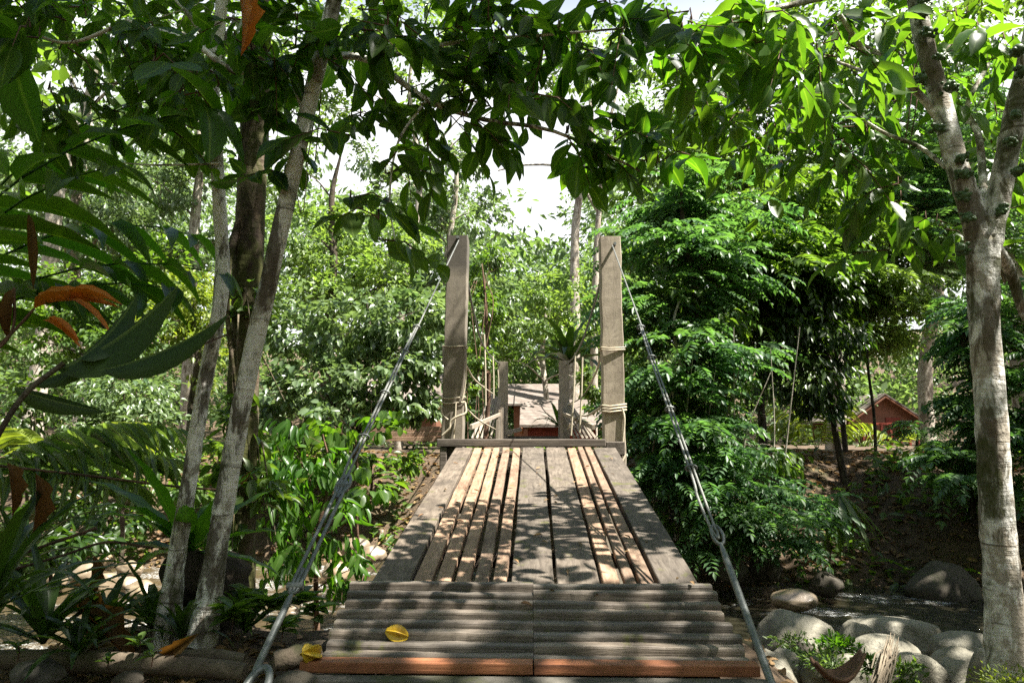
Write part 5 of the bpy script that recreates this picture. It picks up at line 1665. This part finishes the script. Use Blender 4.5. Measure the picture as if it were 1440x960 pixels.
for a in [(24, 930, 2.5, 7, 0.055, 'small seedling in the lower left corner'), (195, 924, 2.65, 8, 0.06, 'small seedling behind the long log'), (212, 938, 2.5, 7, 0.055, 'star shaped seedling standing in front of the long log'),
          (325, 890, 3.0, 22, 0.10, 'leafy weed at the foot of the leaning trunk'), (375, 878, 3.2, 24, 0.11, 'broad leafy weed left of the ramp anchor'), (395, 905, 2.95, 20, 0.09, 'low weed behind the dark log by the ramp'), (440, 888, 3.0, 14, 0.10, 'narrow weed beside the ramp battens'), (350, 870, 3.4, 22, 0.12, 'dark weed behind the left anchor cable'),
          (120, 905, 2.8, 16, 0.08, 'low weed under the strap leaves'), (150, 940, 2.5, 14, 0.04, 'tiny bright herb on the leaf litter'), (420, 870, 3.3, 20, 0.12, 'shaded weed left of the battens')]:
    seedling(*a)
def weed(px, py, D, R, n, L, lab, mat):
    rng = rng_next(); b = P(px, py, D)
    b.z = max(b.z, ground_z(b.x, b.y) - 0.02)
    t = thing('weed', lab, 'weed', b, 'weeds among the boulders')
    mb = MB()
    for k in range(24):
        e = b + Vector((rng.normal() * R[0] * 0.5, rng.normal() * R[1] * 0.5, R[2] * rng.uniform(0.6, 1.3)))
        q = Vector((b.x + (e.x - b.x) * 0.5, b.y + (e.y - b.y) * 0.5, b.z))
        mb.tube([b, b.lerp(q, 0.5).lerp(e, 0.4), e], [0.002, 0.0016, 0.001], 4)
    mb.build('stem', mat, t)
    mb = MB()
    add_leaves(mb, rng, T_LOW, (b.x, b.y, b.z + R[2] * 0.4), R, n, L, 0.38, -0.2, 12, 0.3, 0.2)
    mb.build('foliage', mat, t)


for a in [(1178, 914, 4.3, (0.09, 0.09, 0.05), 260, 0.05, 'bright fern like weed between the two big boulders', L_FROND), (1145, 928, 3.9, (0.11, 0.10, 0.05), 320, 0.035, 'soft green weed patch in front of the large boulder', L_BRIGHT), (1172, 938, 3.7, (0.12, 0.10, 0.05), 360, 0.03, 'soft grassy weed behind the palm husk', L_BRIGHT),
          (1112, 905, 4.4, (0.10, 0.08, 0.04), 160, 0.03, 'thin mossy weed under the large pale boulder', L_BRIGHT), (1225, 945, 3.4, (0.05, 0.05, 0.06), 110, 0.035, 'small weed left of the dry frond bundle', L_FROND), (1272, 950, 3.4, (0.07, 0.06, 0.06), 160, 0.04, 'green weed right of the dry frond bundle', L_MID), (1415, 962, 2.95, (0.16, 0.10, 0.04), 420, 0.02, 'moss tuft at the foot of the fig trunk', L_YELLOW)]:
    weed(*a)

# palm husk and dry frond bundle
mb = MB()
c = P(1180, 945, 2.95)
rows = 10; cols = 9
v = []
for i in range(rows + 1):
    u = i / rows
    for j in range(cols + 1):
        a = (j / cols - 0.5) * 2.2
        wd = 0.06 * math.sin(math.pi * (0.12 + 0.8 * u)) + 0.012
        v.append((c.x + (u - 0.5) * 0.21, c.y + math.sin(a) * wd, c.z - math.cos(a) * wd * 0.8 + 0.06 * (2 * u - 1) ** 2 + 0.03 * u))
f = [(i * (cols + 1) + j, i * (cols + 1) + j + 1, (i + 1) * (cols + 1) + j + 1, (i + 1) * (cols + 1) + j) for i in range(rows) for j in range(cols)]
mb.add(v, f)
o = mb.build('palm_husk', M_HUSK)
so = o.modifiers.new('thick', 'SOLIDIFY'); so.thickness = 0.012
tag(o, 'curved brown palm husk lying open among the boulders', 'husk')
mb = MB(); rng = rng_next()
b = P(1236, 965, 3.15); tp = P(1256, 894, 3.25)
for k in range(60):
    o1 = Vector(rng.normal(size=3)) * 0.022; o2 = Vector(rng.normal(size=3)) * 0.014
    e = b.lerp(tp, rng.uniform(0.55, 1.0))
    mb.tube([b + o1 * 0.9, b.lerp(e, 0.5) + o1 * 0.7 + o2 * 0.4, e + o2], [0.004, 0.004, 0.0015], 4)
tag(mb.build('dry_frond_bundle', M_STRAW), 'upright bundle of dry straw coloured frond fibres among the boulders', 'frond')
# palm hanging vines
for k, (px, y0, y1, D) in enumerate([(438, 150, 235, 2.9), (450, 60, 240, 3.0), (1280, 90, 205, 3.5), (1286, 120, 210, 3.5)]):
    mb = MB(); q = spline([P(px + 6, y0, D), P(px, (y0 + y1) / 2, D), P(px - 8, y1, D)], 14); mb.tube(q, 0.003, 5)
    tag(mb.build('hanging_vine', B_TWIG), ['thin vine hanging right of the leaning trunk', 'longer thin vine hanging beside the leaning trunk top', 'thin vine hanging left of the fig limb', 'second thin vine nearer the fig limb'][k], 'vine')


# ------------------------------------------------------------------ huts, retaining wall
def hut(name, label, x0, x1, y0, y1, zb, ze, zr, wall_mat, over=0.5, ridge='y', rail=True):
    t = thing(name, label, 'hut', ((x0 + x1) / 2, (y0 + y1) / 2, zb))
    bm = bmesh.new()
    xm = (x0 + x1) / 2; ym = (y0 + y1) / 2
    if ridge == 'y':
        pts = [(x0, ze), (x0, zb), (x1, zb), (x1, ze), (xm, zr)]
        fr = [bm.verts.new((x, y0, z)) for x, z in pts]; bk = [bm.verts.new((x, y1, z)) for x, z in pts]
    else:
        pts = [(y0, ze), (y0, zb), (y1, zb), (y1, ze), (ym, zr)]
        fr = [bm.verts.new((x0, y, z)) for y, z in pts]; bk = [bm.verts.new((x1, y, z)) for y, z in pts]
    bm.faces.new(fr); bm.faces.new(bk[::-1])
    for k in range(3): bm.faces.new((fr[k], bk[k], bk[k + 1], fr[k + 1]))
    bmesh.ops.recalc_face_normals(bm, faces=bm.faces[:])
    bm_obj('wall', bm, wall_mat, t)
    th = 0.08
    for sg in (-1, 1):
        bm = bmesh.new()
        if ridge == 'y':
            half = xm - x0; sl = (zr - ze) / half
            xe = xm + sg * (half + over); zee = zr - sl * (half + over)
            c = [(xm, y0 - over, zr + .02), (xe, y0 - over, zee + .02), (xe, y1 + over, zee + .02), (xm, y1 + over, zr + .02)]
        else:
            half = ym - y0; sl = (zr - ze) / half
            ye = ym + sg * (half + over); zee = zr - sl * (half + over)
            c = [(x0 - over, ym, zr + .02), (x0 - over, ye, zee + .02), (x1 + over, ye, zee + .02), (x1 + over, ym, zr + .02)]
        c = [Vector(q) for q in c]
        hexa(bm, c + [q + Vector((0, 0, th)) for q in c])
        bmesh.ops.recalc_face_normals(bm, faces=bm.faces[:])
        bm_obj('roof_slope', bm, M_ROOF, t)
    for x in (x0 - over + .05, x1 + over - .05) if ridge == 'x' else ():
        for sg in (-1, 1):
            bm = bmesh.new()
            half = ym - y0; sl = (zr - ze) / half; ye = ym + sg * (half + over); zee = zr - sl * (half + over)
            bar(bm, (x, ym, zr - 0.09), (x, ye, zee - 0.09), 0.06, 0.18)
            bm_obj('barge_board', bm, W_EAVE, t)
    if ridge == 'y':
        for sg in (-1, 1):
            bm = bmesh.new(); half = xm - x0; sl = (zr - ze) / half
            bar(bm, (xm, y0 - over + .04, zr - .09), (xm + sg * (half + over), y0 - over + .04, zr - sl * (half + over) - .09), 0.06, 0.18, up=Vector((0, 1, 0)))
            bm_obj('barge_board', bm, W_BROWN, t)
    if rail:
        for k in range(7):
            x = x0 + 0.1 + (x1 - x0 - 0.2) * k / 6
            bm = bmesh.new(); box(bm, x - .05, x + .05, y0 - 0.75, y0 - 0.65, zb - 0.3, zb + 0.85)
            bm_obj('rail_post', bm, W_RED, t)
        for zz in (0.15, 0.8):
            bm = bmesh.new(); box(bm, x0, x1, y0 - 0.64, y0 - 0.58, zb + zz, zb + zz + 0.1)
            bm_obj('rail', bm, W_RED, t)
    bm = bmesh.new()
    if ridge == 'y': box(bm, x0 + (x1 - x0) * .55, x0 + (x1 - x0) * .8, y0 - 0.05, y0 - 0.003, zb + 0.05, min(ze - .1, zb + 1.6), 0.0)
    else: box(bm, x0 + (x1 - x0) * .62, x0 + (x1 - x0) * .8, y0 - 0.05, y0 - 0.003, zb + 0.05, ze - .15, 0.0)
    bm_obj('door', bm, W_RED, t)
    return t


a = P(1203, 628, 34); b = P(1272, 580, 34)
hut('hut', 'brown gabled hut with red railing behind the thin sapling on the right', a.x, b.x + 0.3, 34, 39, a.z + 0.25, P(1200, 584, 34).z, P(1236, 556, 34).z, W_BROWN, 0.45)
a = P(742, 612, 22); b = P(838, 594, 22)
hut('hut', 'red walled house with pale shingle roof framed by the far bridge posts', a.x, b.x, 22, 25, 0.5, P(700, 596, 22).z, P(700, 566, 23.5).z, W_RED, 0.25, 'x', rail=False)
a = P(722, 560, 27); b = P(800, 540, 27)
hut('hut', 'second shingled roof behind the red walled house', a.x, b.x, 27.5, 30.5, 0.5, P(700, 565, 27).z, P(700, 543, 29).z, W_BROWN, 0.3, 'x', rail=False)
a = P(495, 612, 18); b = P(610, 520, 18)
hut('hut', 'brown timbered hut half hidden behind the vine bush on the left', a.x, b.x, 18, 21, a.z - 0.1, P(500, 560, 18).z, P(500, 530, 19.5).z, W_BROWN, 0.3, 'x', rail=False)

t = thing('retaining_wall', 'low wall of pale timber boards at the top of the left far bank', 'wall', P(590, 612, 14.6))
for k in range(3):
    bm = bmesh.new()
    z = P(590, 612, 14.6).z + 0.105 * k - 0.12
    box(bm, P(470, 600, 14.6).x, P(628, 600, 14.6).x, 14.6 + 0.02 * k, 14.72 + 0.02 * k, z, z + 0.098, 0.006)
    bm_obj('board', bm, W_TAN, t)

# ------------------------------------------------------------------ litter, undergrowth
def scatter_litter():
    rng = rng_next(); mb = MB()
    xs = np.concatenate((rng.uniform(-3.2, 2.8, 2600), rng.uniform(-9, -0.8, 4200), rng.uniform(1.2, 10, 6500)))
    ys = np.concatenate((rng.uniform(1.9, 3.4, 2600), rng.uniform(9.8, 15, 4200), rng.uniform(8.9, 15, 6500)))
    keep = ~((np.abs(xs) < 0.98) & (ys < 3.4))
    xs, ys = xs[keep], ys[keep]
    zs = np.array([ground_z(x, y) for x, y in zip(xs, ys)])
    p = np.stack((xs, ys, zs + 0.012), 1)
    m = len(p)
    az = rng.uniform(0, 6.28, m)
    d = np.stack((np.cos(az), np.sin(az), rng.normal(0, 0.22, m)), 1)
    ll = rng.uniform(0.035, 0.085, m) * np.where(ys > 5, 1.7, 1.0)
    emit(mb, T_MID, p, d, np.array([0, 0, 1])[None] + 0.35 * rng.normal(size=(m, 3)), ll, ll * 0.5)
    m = 46
    yy = rng.uniform(2.7, 6.5, m); xx = rng.uniform(-0.7, 0.7, m)
    zd0, zd1 = P(750, 822, 3.17).z, P(750, 629, 6.72).z
    zz = np.where(yy > 3.2, zd0 + (zd1 - zd0) * (yy - 3.17) / 3.55, bot0.z + (top0.z - bot0.z) * (yy - 2.56) / 0.56) + 0.012
    az = rng.uniform(0, 6.28, m)
    emit(mb, T_MID, np.stack((xx, yy, zz), 1), np.stack((np.cos(az), np.sin(az), np.zeros(m)), 1), np.array([0, 0, 1])[None] + 0.2 * rng.normal(size=(m, 3)), rng.uniform(0.02, 0.06, m), rng.uniform(0.01, 0.025, m))
    tag(mb.build('leaf_litter', L_LITTER), kind='stuff')
    # green ground cover on both banks
    mb = MB()
    n = 9000
    xs = np.concatenate((rng.uniform(-9, -2.2, 3000), rng.uniform(2, 10, 2600), rng.uniform(-14, 14, 3400)))
    ys = np.concatenate((rng.uniform(10.5, 14.5, 3000), rng.uniform(9.4, 13, 2600), rng.uniform(14, 26, 3400)))
    nz = np.array([mnoise.noise((x * 0.8, y * 0.8, 9)) for x, y in zip(xs, ys)])
    k = (nz > 0.02) & ~((xs > 4) & (ys > 13.2))
    xs, ys = xs[k], ys[k]
    zs = np.array([ground_z(x, y) for x, y in zip(xs, ys)])
    m = len(xs)
    p = np.stack((xs, ys, zs + rng.uniform(0.0, 0.25, m)), 1)
    az = rng.uniform(0, 6.28, m)
    d = np.stack((np.cos(az), np.sin(az), rng.normal(0.1, 0.4, m)), 1)
    ll = rng.uniform(0.12, 0.26, m)
    emit(mb, T_LOW, p, d, np.array([0, -0.2, 1])[None] + 0.4 * rng.normal(size=(m, 3)), ll, ll * 0.42)
    tag(mb.build('undergrowth', L_MID), kind='stuff')


scatter_litter()
